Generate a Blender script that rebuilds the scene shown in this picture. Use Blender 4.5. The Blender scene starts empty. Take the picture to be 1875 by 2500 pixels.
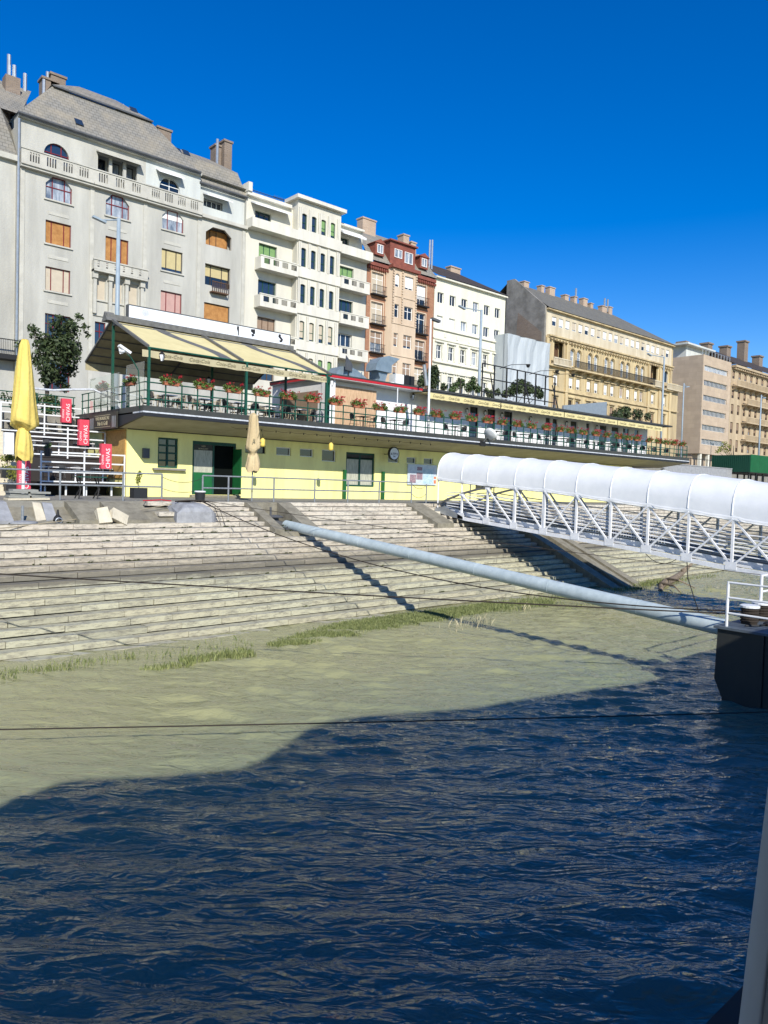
import bpy, math, random
import numpy as np
from mathutils import Vector, Matrix
random.seed(7); R = math.radians
S = bpy.context.scene; COL = S.collection
# ------------------------------------------------------------------ camera, sky, sun, exposure
# world: X runs along the quay, Y towards the town, Z up, water at z = 0, metres
YAW, PITCH, ROLL = math.atan(2026/1800), R(2.05), R(1.65)
fw = Vector((math.cos(YAW)*math.cos(PITCH), math.sin(YAW)*math.cos(PITCH), -math.sin(PITCH)))
rt = Vector((math.sin(YAW), -math.cos(YAW), 0)); up = rt.cross(fw)
rt, up = rt*math.cos(ROLL)+up*math.sin(ROLL), up*math.cos(ROLL)-rt*math.sin(ROLL)
cd = bpy.data.cameras.new('camera'); cam = bpy.data.objects.new('camera', cd); COL.objects.link(cam)
cam.matrix_world = Matrix(((rt.x, up.x, -fw.x, 0), (rt.y, up.y, -fw.y, 0), (rt.z, up.z, -fw.z, 5.0), (0, 0, 0, 1)))
cd.sensor_fit = 'VERTICAL'; cd.sensor_height = 36; cd.lens = 1800/2500*36; cd.clip_start = 0.05; cd.clip_end = 3000
S.camera = cam
w = bpy.data.worlds.new('World'); S.world = w; w.use_nodes = True
nt = w.node_tree; bg = nt.nodes['Background']; sky = nt.nodes.new('ShaderNodeTexSky')
SUN = Vector((0.46, 1.0, -0.70)).normalized()
sky.sky_type = 'NISHITA'; sky.sun_disc = False; sky.sun_elevation = math.asin(-SUN.z); sky.sun_rotation = math.pi+0.43
sky.air_density = 1.0; sky.dust_density = 0.15; sky.ozone_density = 3.0
hs = nt.nodes.new('ShaderNodeHueSaturation'); hs.inputs['Saturation'].default_value = 1.5; hs.inputs['Hue'].default_value = 0.516
nt.links.new(sky.outputs[0], hs.inputs['Color']); nt.links.new(hs.outputs[0], bg.inputs[0]); bg.inputs[1].default_value = 0.125
sl = bpy.data.lights.new('sun', 'SUN'); sl.energy = 4.6; sl.angle = R(0.53); sl.color = (1, 0.95, 0.86)
so = bpy.data.objects.new('sun', sl); COL.objects.link(so); so.rotation_euler = SUN.to_track_quat('-Z', 'Y').to_euler(); so.location = (-20, -40, 40)
S.view_settings.view_transform = 'Standard'; S.view_settings.look = 'None'; S.view_settings.exposure = 0.35; S.view_settings.gamma = 1
S.render.engine = 'CYCLES'; S.render.resolution_x = 768; S.render.resolution_y = 1024

# ------------------------------------------------------------------ materials
def lk(nt, a, b): nt.links.new(a, b)
def mat(name, c, c2=None, sc=2.0, rough=0.75, bump=0.0, bsc=25, spec=0.3, metal=0.0, isl=None, streak=False, lo=.35, hi=.65, trans=0.0):
    m = bpy.data.materials.new(name); m.use_nodes = True; n = m.node_tree; p = n.nodes['Principled BSDF']
    p.inputs['Base Color'].default_value = (*c, 1); p.inputs['Roughness'].default_value = rough
    p.inputs['Specular IOR Level'].default_value = spec; p.inputs['Metallic'].default_value = metal
    tc = n.nodes.new('ShaderNodeTexCoord'); out = None
    if c2:
        no = n.nodes.new('ShaderNodeTexNoise'); no.inputs['Scale'].default_value = sc; no.inputs['Detail'].default_value = 6; no.inputs['Roughness'].default_value = .65
        if streak:
            mp = n.nodes.new('ShaderNodeMapping'); mp.inputs['Scale'].default_value = (1, 1, .18); lk(n, tc.outputs['Object'], mp.inputs[0]); lk(n, mp.outputs[0], no.inputs['Vector'])
        else: lk(n, tc.outputs['Object'], no.inputs['Vector'])
        mr = n.nodes.new('ShaderNodeMapRange'); mr.inputs[1].default_value = lo; mr.inputs[2].default_value = hi; lk(n, no.outputs[0], mr.inputs[0])
        mx = n.nodes.new('ShaderNodeMix'); mx.data_type = 'RGBA'; mx.inputs[6].default_value = (*c, 1); mx.inputs[7].default_value = (*c2, 1)
        lk(n, mr.outputs[0], mx.inputs[0]); out = mx.outputs[2]
    if isl:
        ge = n.nodes.new('ShaderNodeNewGeometry'); mx = n.nodes.new('ShaderNodeMix'); mx.data_type = 'RGBA'
        if out: lk(n, out, mx.inputs[6])
        else: mx.inputs[6].default_value = (*c, 1)
        mx.inputs[7].default_value = (*isl, 1); mr = n.nodes.new('ShaderNodeMath'); mr.operation = 'MULTIPLY'; mr.inputs[1].default_value = .8
        lk(n, ge.outputs['Random Per Island'], mr.inputs[0]); lk(n, mr.outputs[0], mx.inputs[0]); out = mx.outputs[2]
    if out: lk(n, out, p.inputs['Base Color'])
    if bump:
        nb = n.nodes.new('ShaderNodeTexNoise'); nb.inputs['Scale'].default_value = bsc; nb.inputs['Detail'].default_value = 5; lk(n, tc.outputs['Object'], nb.inputs['Vector'])
        bp = n.nodes.new('ShaderNodeBump'); bp.inputs['Strength'].default_value = bump; bp.inputs['Distance'].default_value = .05; lk(n, nb.outputs[0], bp.inputs['Height']); lk(n, bp.outputs[0], p.inputs['Normal'])
    if trans: p.inputs['Transmission Weight'].default_value = trans
    return m
def brickmat(name, c1, c2, mortar, bw, bh, ms=.01, rough=.8, bump=.3, plane='xz', c3=None, off=.5):
    m = mat(name, c1, None, rough=rough); n = m.node_tree; p = n.nodes['Principled BSDF']
    tc = n.nodes.new('ShaderNodeTexCoord'); sp = n.nodes.new('ShaderNodeSeparateXYZ'); cb = n.nodes.new('ShaderNodeCombineXYZ'); lk(n, tc.outputs['Object'], sp.inputs[0])
    if plane == 'sum':
        ad = n.nodes.new('ShaderNodeMath'); ad.operation = 'ADD'; lk(n, sp.outputs[0], ad.inputs[0]); lk(n, sp.outputs[1], ad.inputs[1]); lk(n, ad.outputs[0], cb.inputs[0]); lk(n, sp.outputs[2], cb.inputs[1])
    else:
        lk(n, sp.outputs['XYZ'.index(plane[0].upper())], cb.inputs[0]); lk(n, sp.outputs['XYZ'.index(plane[1].upper())], cb.inputs[1])
    b = n.nodes.new('ShaderNodeTexBrick'); b.inputs['Scale'].default_value = 1; b.inputs['Brick Width'].default_value = bw; b.inputs['Row Height'].default_value = bh; b.inputs['Mortar Size'].default_value = ms
    b.offset = off
    b.inputs['Color1'].default_value = (*c1, 1); b.inputs['Color2'].default_value = (*c2, 1); b.inputs['Mortar'].default_value = (*mortar, 1); lk(n, cb.outputs[0], b.inputs['Vector'])
    no = n.nodes.new('ShaderNodeTexNoise'); no.inputs['Scale'].default_value = .7; no.inputs['Detail'].default_value = 6; lk(n, tc.outputs['Object'], no.inputs['Vector'])
    mr = n.nodes.new('ShaderNodeMapRange'); mr.inputs[1].default_value = .4; mr.inputs[2].default_value = .7; lk(n, no.outputs[0], mr.inputs[0])
    mx = n.nodes.new('ShaderNodeMix'); mx.data_type = 'RGBA'; lk(n, b.outputs[0], mx.inputs[6]); c3 = c3 or tuple(x*.72 for x in c1); mx.inputs[7].default_value = (*c3, 1)
    mm = n.nodes.new('ShaderNodeMath'); mm.operation = 'MULTIPLY'; mm.inputs[1].default_value = .6; lk(n, mr.outputs[0], mm.inputs[0]); lk(n, mm.outputs[0], mx.inputs[0]); lk(n, mx.outputs[2], p.inputs['Base Color'])
    bp = n.nodes.new('ShaderNodeBump'); bp.inputs['Strength'].default_value = bump; bp.inputs['Distance'].default_value = .02; lk(n, b.outputs['Fac'], bp.inputs['Height']); bp.invert = True; lk(n, bp.outputs[0], p.inputs['Normal'])
    return m
M = {}
def mk(k, *a, **kw): M[k] = mat(k, *a, **kw)
mk('grey_stucco', (.48, .475, .425), (.33, .325, .29), sc=.42, bump=.35, bsc=14, streak=True)
mk('grey_trim', (.50, .49, .43), (.40, .39, .34), sc=1.2, bump=.2)
mk('pale_stucco', (.62, .60, .51), (.50, .48, .41), sc=.5, streak=True, bump=.15)
mk('pale_trim', (.66, .64, .55), (.54, .52, .45), sc=1.5, streak=True)
mk('white_attic', (.54, .57, .54), (.44, .46, .44), sc=.8, streak=True)
mk('cream_stucco', (.72, .71, .58), (.62, .60, .48), sc=.6, streak=True, bump=.1)
mk('cream_trim', (.72, .70, .60), (.60, .58, .48), sc=1.5)
mk('ochre_stucco', (.58, .475, .27), (.36, .28, .165), sc=.45, streak=True, bump=.3, bsc=10)
mk('ochre_trim', (.55, .44, .25), (.30, .23, .14), sc=1.1, streak=True, lo=.42, hi=.7)
mk('ochre_pale', (.60, .54, .41), (.44, .37, .25), sc=.6, streak=True)
mk('dirty_wall', (.27, .255, .225), (.155, .145, .125), sc=.7, bump=.4, bsc=6)
mk('far_stone', (.50, .40, .26), (.36, .28, .18), sc=.6, streak=True)
mk('peach', (.60, .48, .35), (.48, .37, .26), sc=.7, streak=True)
mk('oxide_red', (.25, .08, .055), (.17, .055, .04), sc=2)
M['red_brick'] = brickmat('red_brick', (.36, .165, .085), (.27, .115, .062), (.38, .27, .2), .25, .075, .008)
M['old_brick'] = brickmat('old_brick', (.24, .18, .13), (.17, .13, .10), (.26, .23, .2), .3, .09, .012, plane='sum')
M['peach_brick'] = brickmat('peach_brick', (.46, .34, .25), (.38, .28, .2), (.45, .38, .3), .3, .09, .012, plane='sum')
M['slate'] = brickmat('slate', (.235, .225, .20), (.19, .185, .165), (.12, .115, .1), .42, .30, .02, plane='xz', bump=.6, c3=(.31, .27, .2))
M['slate_dark'] = brickmat('slate_dark', (.075, .06, .05), (.055, .045, .04), (.035, .03, .028), .3, .25, .02, plane='xz', bump=.6)
M['slate_far'] = brickmat('slate_far', (.17, .165, .14), (.14, .135, .12), (.1, .1, .09), .6, .4, .03, plane='xz', bump=.4)
M['travertine'] = brickmat('travertine', (.50, .40, .29), (.43, .34, .25), (.36, .28, .2), 1.5, .75, .012, plane='sum', bump=.15)
mk('glass', (.012, .018, .025), rough=.04, spec=.9)
mk('glass_blue', (.02, .035, .06), rough=.05, spec=1.0)
mk('curtain_pane', (.42, .46, .50), (.07, .10, .14), sc=3.5, rough=.15, spec=.7, streak=True)
mk('frame_red', (.16, .015, .02), rough=.5); mk('frame_white', (.75, .75, .72), rough=.5); mk('frame_dark', (.035, .03, .028), rough=.5); mk('frame_brown', (.10, .055, .03), rough=.6)
mk('frame_green', (.015, .075, .05), (.01, .05, .035), rough=.5); mk('door_green', (.012, .12, .035), (.01, .09, .03), rough=.45)
mk('blind_orange', (.44, .22, .07), (.31, .14, .04), sc=3, rough=.7, bump=.5, bsc=30); mk('blind_beige', (.50, .44, .34), (.45, .39, .30), sc=3); mk('blind_pink', (.48, .30, .26), (.42, .26, .23), sc=3)
mk('blind_yellow', (.50, .42, .22), (.44, .37, .19), sc=3); mk('blind_green', (.20, .33, .13), (.14, .26, .1), sc=4); mk('blind_white', (.72, .73, .72), rough=.6); mk('blind_brown', (.30, .22, .16), (.25, .18, .13), sc=4)
mk('chair_grey', (.075, .08, .085), (.05, .053, .056), sc=5, rough=.5); mk('doorway_shade', (.004, .006, .005), rough=.9, spec=.1)
mk('iron', (.018, .018, .018), rough=.5); mk('lead', (.10, .105, .11), (.07, .075, .08), sc=2, rough=.5); mk('zinc', (.42, .45, .47), (.34, .37, .39), sc=3, rough=.4, metal=.6)
mk('steel_pole', (.30, .37, .42), (.25, .31, .36), sc=3, rough=.45); mk('galvanised', (.30, .32, .33), (.20, .22, .23), sc=9, rough=.5, metal=.3)
mk('white_paint', (.76, .78, .78), (.62, .64, .63), sc=4, rough=.45); mk('white_steel', (.80, .81, .82), (.66, .67, .68), sc=2.5, rough=.4, bump=.05)
mk('shade_white', (.72, .74, .76), rough=.5)
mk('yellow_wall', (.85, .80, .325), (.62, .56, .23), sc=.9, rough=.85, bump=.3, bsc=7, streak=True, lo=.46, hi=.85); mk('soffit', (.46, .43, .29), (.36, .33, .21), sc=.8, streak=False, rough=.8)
mk('fascia', (.055, .058, .052), (.042, .044, .04), sc=3, rough=.5); mk('fascia_white', (.62, .65, .68), (.4, .42, .45), sc=6, rough=.4); mk('fascia_black', (.02, .022, .026), rough=.5)
mk('white_wall', (.80, .80, .80), (.72, .72, .72), sc=1.5, rough=.7); mk('red_stripe', (.45, .02, .03), rough=.5); mk('roof_felt', (.05, .055, .055), (.035, .038, .04), sc=2, rough=.8)
mk('awning', (.66, .58, .30), (.58, .50, .25), sc=1.2, rough=.8, bump=.08); mk('awning_dirty', (.46, .41, .25), (.34, .30, .19), sc=2, rough=.8, streak=True); mk('letter', (.20, .175, .10), rough=.8); mk('awning_frame', (.16, .16, .15), (.10, .10, .095), sc=4, rough=.6)
mk('reed', (.60, .43, .28), (.42, .28, .17), sc=14, rough=.85, streak=True); mk('straw', (.55, .33, .10), (.40, .23, .07), sc=9, rough=.8)
mk('rail_green', (.012, .085, .055), (.01, .06, .04), sc=8, rough=.4); mk('hedge', (.03, .04, .015), isl=(.08, .09, .03)); mk('leaf_dark', (.016, .030, .012), isl=(.085, .115, .045), rough=.55); mk('leaf_mid', (.03, .055, .018), isl=(.09, .14, .045), rough=.55)
mk('leaf_lime', (.10, .13, .02), isl=(.30, .30, .06), rough=.55); mk('leaf_geranium', (.045, .08, .018), isl=(.17, .24, .05), rough=.6); mk('petal', (.30, .008, .02), isl=(.55, .03, .04), rough=.6); mk('terracotta', (.42, .15, .08), (.33, .11, .06), sc=5, rough=.8)
mk('bark', (.10, .08, .06), (.06, .05, .04), sc=8, bump=.5)
mk('wicker', (.10, .10, .095), (.05, .05, .048), sc=60, rough=.7); mk('bamboo', (.52, .45, .32), (.42, .35, .24), sc=10, rough=.5); mk('black_plastic', (.022, .024, .026), rough=.5); mk('table_white', (.8, .8, .8), rough=.45)
mk('canvas_yellow', (.72, .57, .16), (.58, .42, .09), sc=1.6, rough=.9, streak=True, bump=.5, bsc=7); mk('canvas_tan', (.55, .44, .25), (.43, .33, .18), sc=3, rough=.9, streak=True, bump=.5, bsc=9); mk('banner_red', (.66, .07, .11), (.55, .05, .08), sc=3, rough=.6)
mk('banner_white', (.8, .75, .75), rough=.6); mk('sign_black', (.03, .03, .026), (.05, .047, .035), sc=4, rough=.5); mk('sign_gold', (.38, .34, .22), rough=.5); mk('sign_white', (.76, .79, .83), (.70, .73, .78), sc=.6, rough=.35, spec=.5); mk('rust', (.35, .15, .05), rough=.9)
mk('duct', (.26, .33, .38), (.19, .25, .29), sc=2, rough=.4, metal=.35); mk('lamp_glass', (.78, .80, .82), rough=.2); mk('lantern_yellow', (.78, .60, .10), (.65, .50, .12), sc=8, rough=.5)
mk('concrete', (.27, .25, .19), (.17, .155, .115), sc=2.5, rough=.9, bump=.5, bsc=18); mk('concrete_grey', (.33, .34, .35), (.24, .245, .25), sc=3.5, rough=.85, bump=.25); mk('paving', (.27, .26, .22), (.20, .19, .16), sc=2, rough=.9, bump=.2)
mk('slab', (.25, .26, .23), (.17, .175, .16), sc=3, rough=.9, bump=.3, isl=(.31, .31, .28)); mk('pale_stone', (.62, .56, .42), (.50, .45, .34), sc=2.5, rough=.9, bump=.4, bsc=14)
mk('boom_paint', (.48, .555, .56), (.37, .44, .45), sc=3, rough=.45, bump=.06, bsc=12); mk('hull_black', (.022, .025, .026), (.034, .035, .032), sc=1.2, rough=.35, streak=True); mk('deck_grey', (.10, .125, .145), (.075, .09, .105), sc=3, rough=.6)
mk('rope_dark', (.035, .028, .022), rough=.9); mk('rope_pale', (.36, .31, .21), rough=.9); mk('canopy', (.77, .78, .77), (.69, .705, .70), sc=1.1, rough=.45, bump=.12, bsc=3.5, spec=.4); mk('grass', (.09, .12, .035), isl=(.28, .30, .12), rough=.6); mk('reed_dry', (.42, .38, .24), rough=.8)
mk('wood_drift', (.26, .21, .15), (.13, .10, .07), sc=5, rough=.9, bump=.5); mk('green_panel', (.012, .13, .045), (.01, .10, .035), sc=2, rough=.45); mk('green_panel_dark', (.008, .055, .032), rough=.5); mk('blue_tarp', (.02, .08, .35), rough=.6)
mk('scrim', (.46, .50, .52), (.36, .40, .42), sc=.9, rough=.8, streak=True); mk('curtain', (.55, .53, .48), (.47, .45, .41), sc=30, rough=.9, streak=True); mk('boat_dark', (.012, .012, .015), rough=.6); mk('boat_white', (.75, .75, .75), rough=.5)
mk('map_blue', (.30, .46, .55), (.55, .66, .70), sc=7, rough=.4); mk('map_board', (.60, .66, .70), (.45, .52, .58), sc=5, rough=.4); mk('photo_mix', (.45, .30, .30), (.12, .10, .16), sc=16, rough=.4); mk('map_orange', (.6, .2, .08), rough=.5)
mk('net_curtain', (.50, .50, .40), (.30, .31, .25), sc=12, streak=True, rough=.8); mk('cushion', (.5, .05, .08), (.7, .65, .65), sc=30)
mk('clear_glass', (.9, .95, .93), rough=.0, trans=1.0)
# quay stone: every block its own tint; a dark stained band and pale silted lower rows stay with the stone
def quay_mat():
    m = mat('quay_stone', (.5, .45, .35), None, rough=.9); n = m.node_tree; p = n.nodes['Principled BSDF']
    tc = n.nodes.new('ShaderNodeTexCoord'); ge = n.nodes.new('ShaderNodeNewGeometry'); sp = n.nodes.new('ShaderNodeSeparateXYZ'); lk(n, tc.outputs['Object'], sp.inputs[0])
    n1 = n.nodes.new('ShaderNodeTexNoise'); n1.inputs['Scale'].default_value = 1.6; n1.inputs['Detail'].default_value = 8; n1.inputs['Roughness'].default_value = .7
    mp = n.nodes.new('ShaderNodeMapping'); mp.inputs['Scale'].default_value = (.6, 1, 2.2); lk(n, tc.outputs['Object'], mp.inputs[0]); lk(n, mp.outputs[0], n1.inputs['Vector'])
    zr = n.nodes.new('ShaderNodeMath'); zr.operation = 'MULTIPLY_ADD'; zr.inputs[1].default_value = .5; lk(n, n1.outputs[0], zr.inputs[0])
    sb = n.nodes.new('ShaderNodeMath'); sb.operation = 'SUBTRACT'; lk(n, sp.outputs[2], zr.inputs[2]); lk(n, zr.outputs[0], sb.inputs[0]); sb.inputs[1].default_value = .25
    dv = n.nodes.new('ShaderNodeMath'); dv.operation = 'DIVIDE'; dv.inputs[1].default_value = 4.2; lk(n, sb.outputs[0], dv.inputs[0])
    cr = n.nodes.new('ShaderNodeValToRGB'); lk(n, dv.outputs[0], cr.inputs[0]); e = cr.color_ramp.elements
    e[0].position = 0; e[0].color = (.44, .44, .33, 1); e[1].position = 1; e[1].color = (.58, .55, .475, 1)
    for po, c in ((.30, (.48, .48, .36, 1)), (.345, (.40, .40, .31, 1)), (.37, (.17, .165, .135, 1)), (.42, (.22, .21, .17, 1)), (.48, (.45, .42, .34, 1)), (.6, (.55, .52, .44, 1))):
        q = e.new(po); q.color = c
    m2 = n.nodes.new('ShaderNodeMix'); m2.data_type = 'RGBA'; m2.blend_type = 'MULTIPLY'; lk(n, cr.outputs[0], m2.inputs[6])
    rr = n.nodes.new('ShaderNodeValToRGB'); lk(n, ge.outputs['Random Per Island'], rr.inputs[0]); re = rr.color_ramp.elements; re[0].color = (.84, .83, .81, 1); re[1].color = (1.0, .98, .94, 1); q = re.new(.25); q.color = (.95, .9, .85, 1); q = re.new(.08); q.color = (.76, .74, .71, 1)
    lk(n, rr.outputs[0], m2.inputs[7]); m2.inputs[0].default_value = 1
    n2 = n.nodes.new('ShaderNodeTexNoise'); n2.inputs['Scale'].default_value = 5; n2.inputs['Detail'].default_value = 8; n2.inputs['Roughness'].default_value = .75; lk(n, mp.outputs[0], n2.inputs['Vector'])
    mr = n.nodes.new('ShaderNodeMapRange'); mr.inputs[1].default_value = .46; mr.inputs[2].default_value = .66; mr.inputs[3].default_value = 0; mr.inputs[4].default_value = .85; lk(n, n2.outputs[0], mr.inputs[0])
    m3 = n.nodes.new('ShaderNodeMix'); m3.data_type = 'RGBA'; lk(n, mr.outputs[0], m3.inputs[0]); lk(n, m2.outputs[2], m3.inputs[6]); m3.inputs[7].default_value = (.15, .14, .115, 1); lk(n, m3.outputs[2], p.inputs['Base Color'])
    bp = n.nodes.new('ShaderNodeBump'); bp.inputs['Strength'].default_value = .6; bp.inputs['Distance'].default_value = .03; lk(n, n2.outputs[0], bp.inputs['Height']); lk(n, bp.outputs[0], p.inputs['Normal'])
    return m
M['quay_stone'] = quay_mat()
def water_mat():
    m = mat('river_water', (.26, .24, .115), None, rough=.02, spec=.95); n = m.node_tree; p = n.nodes['Principled BSDF']; p.inputs['IOR'].default_value = 1.33; p.subsurface_method = 'BURLEY'; p.inputs['Subsurface Weight'].default_value = .25; p.inputs['Subsurface Radius'].default_value = (.95, .85, .5); p.inputs['Subsurface Scale'].default_value = 1.0
    tc = n.nodes.new('ShaderNodeTexCoord'); m0 = n.nodes.new('ShaderNodeMapping'); m0.inputs['Rotation'].default_value = (0, 0, R(41)); lk(n, tc.outputs['Object'], m0.inputs[0])
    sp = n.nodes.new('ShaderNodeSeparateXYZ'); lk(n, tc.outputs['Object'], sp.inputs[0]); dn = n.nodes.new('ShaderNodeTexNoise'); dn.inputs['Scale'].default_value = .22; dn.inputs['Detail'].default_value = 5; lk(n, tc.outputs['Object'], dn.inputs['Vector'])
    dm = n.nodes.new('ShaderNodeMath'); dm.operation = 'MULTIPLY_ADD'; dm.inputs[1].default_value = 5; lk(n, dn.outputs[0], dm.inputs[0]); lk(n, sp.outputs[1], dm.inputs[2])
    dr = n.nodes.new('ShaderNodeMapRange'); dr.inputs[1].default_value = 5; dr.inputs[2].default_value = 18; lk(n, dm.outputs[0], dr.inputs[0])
    dx = n.nodes.new('ShaderNodeMix'); dx.data_type = 'RGBA'; dx.inputs[6].default_value = (.05, .115, .11, 1); dx.inputs[7].default_value = (.285, .28, .14, 1); lk(n, dr.outputs[0], dx.inputs[0]); lk(n, dx.outputs[2], p.inputs['Base Color'])   # silty shallows to deeper river; darkening towards the boat also paints in its shadow
    hgt = None
    for sc, st, wt, ds in ((1.5, (.5, 1.5, 1), 1.0, 1.0), (5, (.6, 1.4, 1), .33, .8)):
        mp = n.nodes.new('ShaderNodeMapping'); mp.inputs['Scale'].default_value = st; lk(n, m0.outputs[0], mp.inputs[0])
        a = n.nodes.new('ShaderNodeTexNoise'); a.inputs['Scale'].default_value = sc; a.inputs['Detail'].default_value = 2.5; a.inputs['Distortion'].default_value = ds; lk(n, mp.outputs[0], a.inputs['Vector'])
        r = n.nodes.new('ShaderNodeMath'); r.operation = 'SUBTRACT'; r.inputs[1].default_value = .5; lk(n, a.outputs[0], r.inputs[0]); ab = n.nodes.new('ShaderNodeMath'); ab.operation = 'ABSOLUTE'; lk(n, r.outputs[0], ab.inputs[0])
        ml = n.nodes.new('ShaderNodeMath'); ml.operation = 'MULTIPLY'; ml.inputs[1].default_value = -wt; lk(n, ab.outputs[0], ml.inputs[0])
        if hgt is None: hgt = ml.outputs[0]
        else:
            ad = n.nodes.new('ShaderNodeMath'); ad.operation = 'ADD'; lk(n, hgt, ad.inputs[0]); lk(n, ml.outputs[0], ad.inputs[1]); hgt = ad.outputs[0]
    b = n.nodes.new('ShaderNodeBump'); b.inputs['Strength'].default_value = .9; b.inputs['Distance'].default_value = .15; lk(n, hgt, b.inputs['Height']); lk(n, b.outputs[0], p.inputs['Normal'])
    return m
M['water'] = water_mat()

# ------------------------------------------------------------------ mesh helpers
OFF = {}
class MB:
    def __init__(s): s.v = []; s.f = []; s.m = []
    def add(s, vs, fs, mi=0):
        b = len(s.v); s.v += [tuple(x) for x in vs]; s.f += [tuple(i+b for i in q) for q in fs]; s.m += [mi]*len(fs); return s
    def box(s, x0, x1, y0, y1, z0, z1, mi=0):
        return s.add([(x0,y0,z0),(x1,y0,z0),(x1,y1,z0),(x0,y1,z0),(x0,y0,z1),(x1,y0,z1),(x1,y1,z1),(x0,y1,z1)], [(0,3,2,1),(4,5,6,7),(0,1,5,4),(1,2,6,5),(2,3,7,6),(3,0,4,7)], mi)
    def obox(s, c, size, rz=0, rx=0, ry=0, mi=0, jit=0):
        mt = Matrix.Translation(c) @ Matrix.Rotation(rz, 4, 'Z') @ Matrix.Rotation(ry, 4, 'Y') @ Matrix.Rotation(rx, 4, 'X'); a, b, d = (q/2 for q in size)
        vs = [mt @ Vector((x*a+random.uniform(-jit, jit), y*b+random.uniform(-jit, jit), z*d+random.uniform(-jit, jit))) for z in (-1, 1) for x, y in ((-1,-1),(1,-1),(1,1),(-1,1))]
        return s.add(vs, [(0,3,2,1),(4,5,6,7),(0,1,5,4),(1,2,6,5),(2,3,7,6),(3,0,4,7)], mi)
    def quad(s, a, b, c, d, mi=0): return s.add([a, b, c, d], [(0,1,2,3)], mi)
    def poly(s, pts, mi=0): return s.add(pts, [tuple(range(len(pts)))], mi)
    def prism(s, pts, d, mi=0):   # planar polygon pushed along the vector d
        n = len(pts); d = Vector(d); q = [Vector(p) for p in pts]
        return s.add(q+[p+d for p in q], [tuple(range(n))[::-1], tuple(range(n, 2*n))]+[(i, (i+1) % n, (i+1) % n+n, i+n) for i in range(n)], mi)
    def tube(s, pts, r, n=6, mi=0, cap=True):
        P = [Vector(p) for p in pts]; k = len(P); rr = r if isinstance(r, (list, tuple)) else [r]*k; vs = []; u = None
        for i, p in enumerate(P):
            t = (P[min(i+1, k-1)]-P[max(i-1, 0)]).normalized()
            if u is None: u = t.cross(Vector((0,0,1)) if abs(t.z) < .9 else Vector((1,0,0))).normalized()
            u = (u-t*u.dot(t)).normalized(); w_ = t.cross(u)
            vs += [p+(u*math.cos(2*math.pi*j/n+.3)+w_*math.sin(2*math.pi*j/n+.3))*rr[i] for j in range(n)]
        fs = [(i*n+j, i*n+(j+1) % n, (i+1)*n+(j+1) % n, (i+1)*n+j) for i in range(k-1) for j in range(n)]
        if cap: fs += [tuple(range(n))[::-1], tuple(range((k-1)*n, k*n))]
        return s.add(vs, fs, mi)
    def bar(s, a, b, w_, h, mi=0):  # rectangular bar from a to b
        a, b = Vector(a), Vector(b); t = (b-a).normalized(); u = t.cross(Vector((0,0,1)) if abs(t.z) < .95 else Vector((1,0,0))).normalized(); v = u.cross(t)
        o = [(-1,-1),(1,-1),(1,1),(-1,1)]; vs = [p+u*(x*w_/2)+v*(y*h/2) for p in (a, b) for x, y in o]
        return s.add(vs, [(0,3,2,1),(4,5,6,7),(0,1,5,4),(1,2,6,5),(2,3,7,6),(3,0,4,7)], mi)
    def lathe(s, c, prof, n=12, mi=0, sx=1, sy=1):
        k = len(prof); vs = [(c[0]+r*math.cos(2*math.pi*j/n)*sx, c[1]+r*math.sin(2*math.pi*j/n)*sy, c[2]+z) for r, z in prof for j in range(n)]
        return s.add(vs, [(i*n+j, i*n+(j+1) % n, (i+1)*n+(j+1) % n, (i+1)*n+j) for i in range(k-1) for j in range(n)]+[tuple(range(n))[::-1], tuple(range((k-1)*n, k*n))], mi)
    def text(s, txt, loc, size, rot=None, shear=0, sx=1, mi=0, ext=.006, align='CENTER', bold=0):
        c = bpy.data.curves.new('t', 'FONT'); c.body = txt; c.size = size; c.shear = shear; c.extrude = ext; c.align_x = align; c.align_y = 'CENTER'; c.resolution_u = 2; c.offset = bold
        o = bpy.data.objects.new('t', c); COL.objects.link(o); bpy.context.view_layer.update()
        me = o.evaluated_get(bpy.context.evaluated_depsgraph_get()).to_mesh(); mt = Matrix.Translation(loc) @ (rot or Matrix.Rotation(math.pi/2, 4, 'X')) @ Matrix.Diagonal((sx, 1, 1, 1))
        s.add([mt @ v.co for v in me.vertices], [tuple(p.vertices) for p in me.polygons], mi)
        bpy.data.objects.remove(o); bpy.data.curves.remove(c); return s
    def leaves(s, blobs, n, size, mi=0, flat=.3, seed=1, shell=.5):
        g = np.random.default_rng(seed); B = np.array(blobs, float); wt = (B[:,3]*B[:,4]*B[:,5])**.66; k = g.choice(len(B), n, p=wt/wt.sum()); B = B[k]
        d = g.normal(size=(n,3)); d /= np.linalg.norm(d, axis=1)[:,None]; rad = g.uniform(0, 1, n)**shell
        c = B[:,:3]+d*B[:,3:6]*rad[:,None]; nn = d*.6+g.normal(size=(n,3))*.7+np.array((0,0,flat)); nn /= np.linalg.norm(nn, axis=1)[:,None]
        a = np.cross(nn, g.normal(size=(n,3))); a /= np.linalg.norm(a, axis=1)[:,None]; b = np.cross(nn, a); sz = (size*g.uniform(.6, 1.3, n))[:,None]
        V = np.stack([c+a*sz, c+b*sz*.5, c-a*sz, c-b*sz*.5], 1).reshape(-1, 3)
        return s.add(V.tolist(), [(4*i,4*i+1,4*i+2,4*i+3) for i in range(n)], mi)
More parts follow.
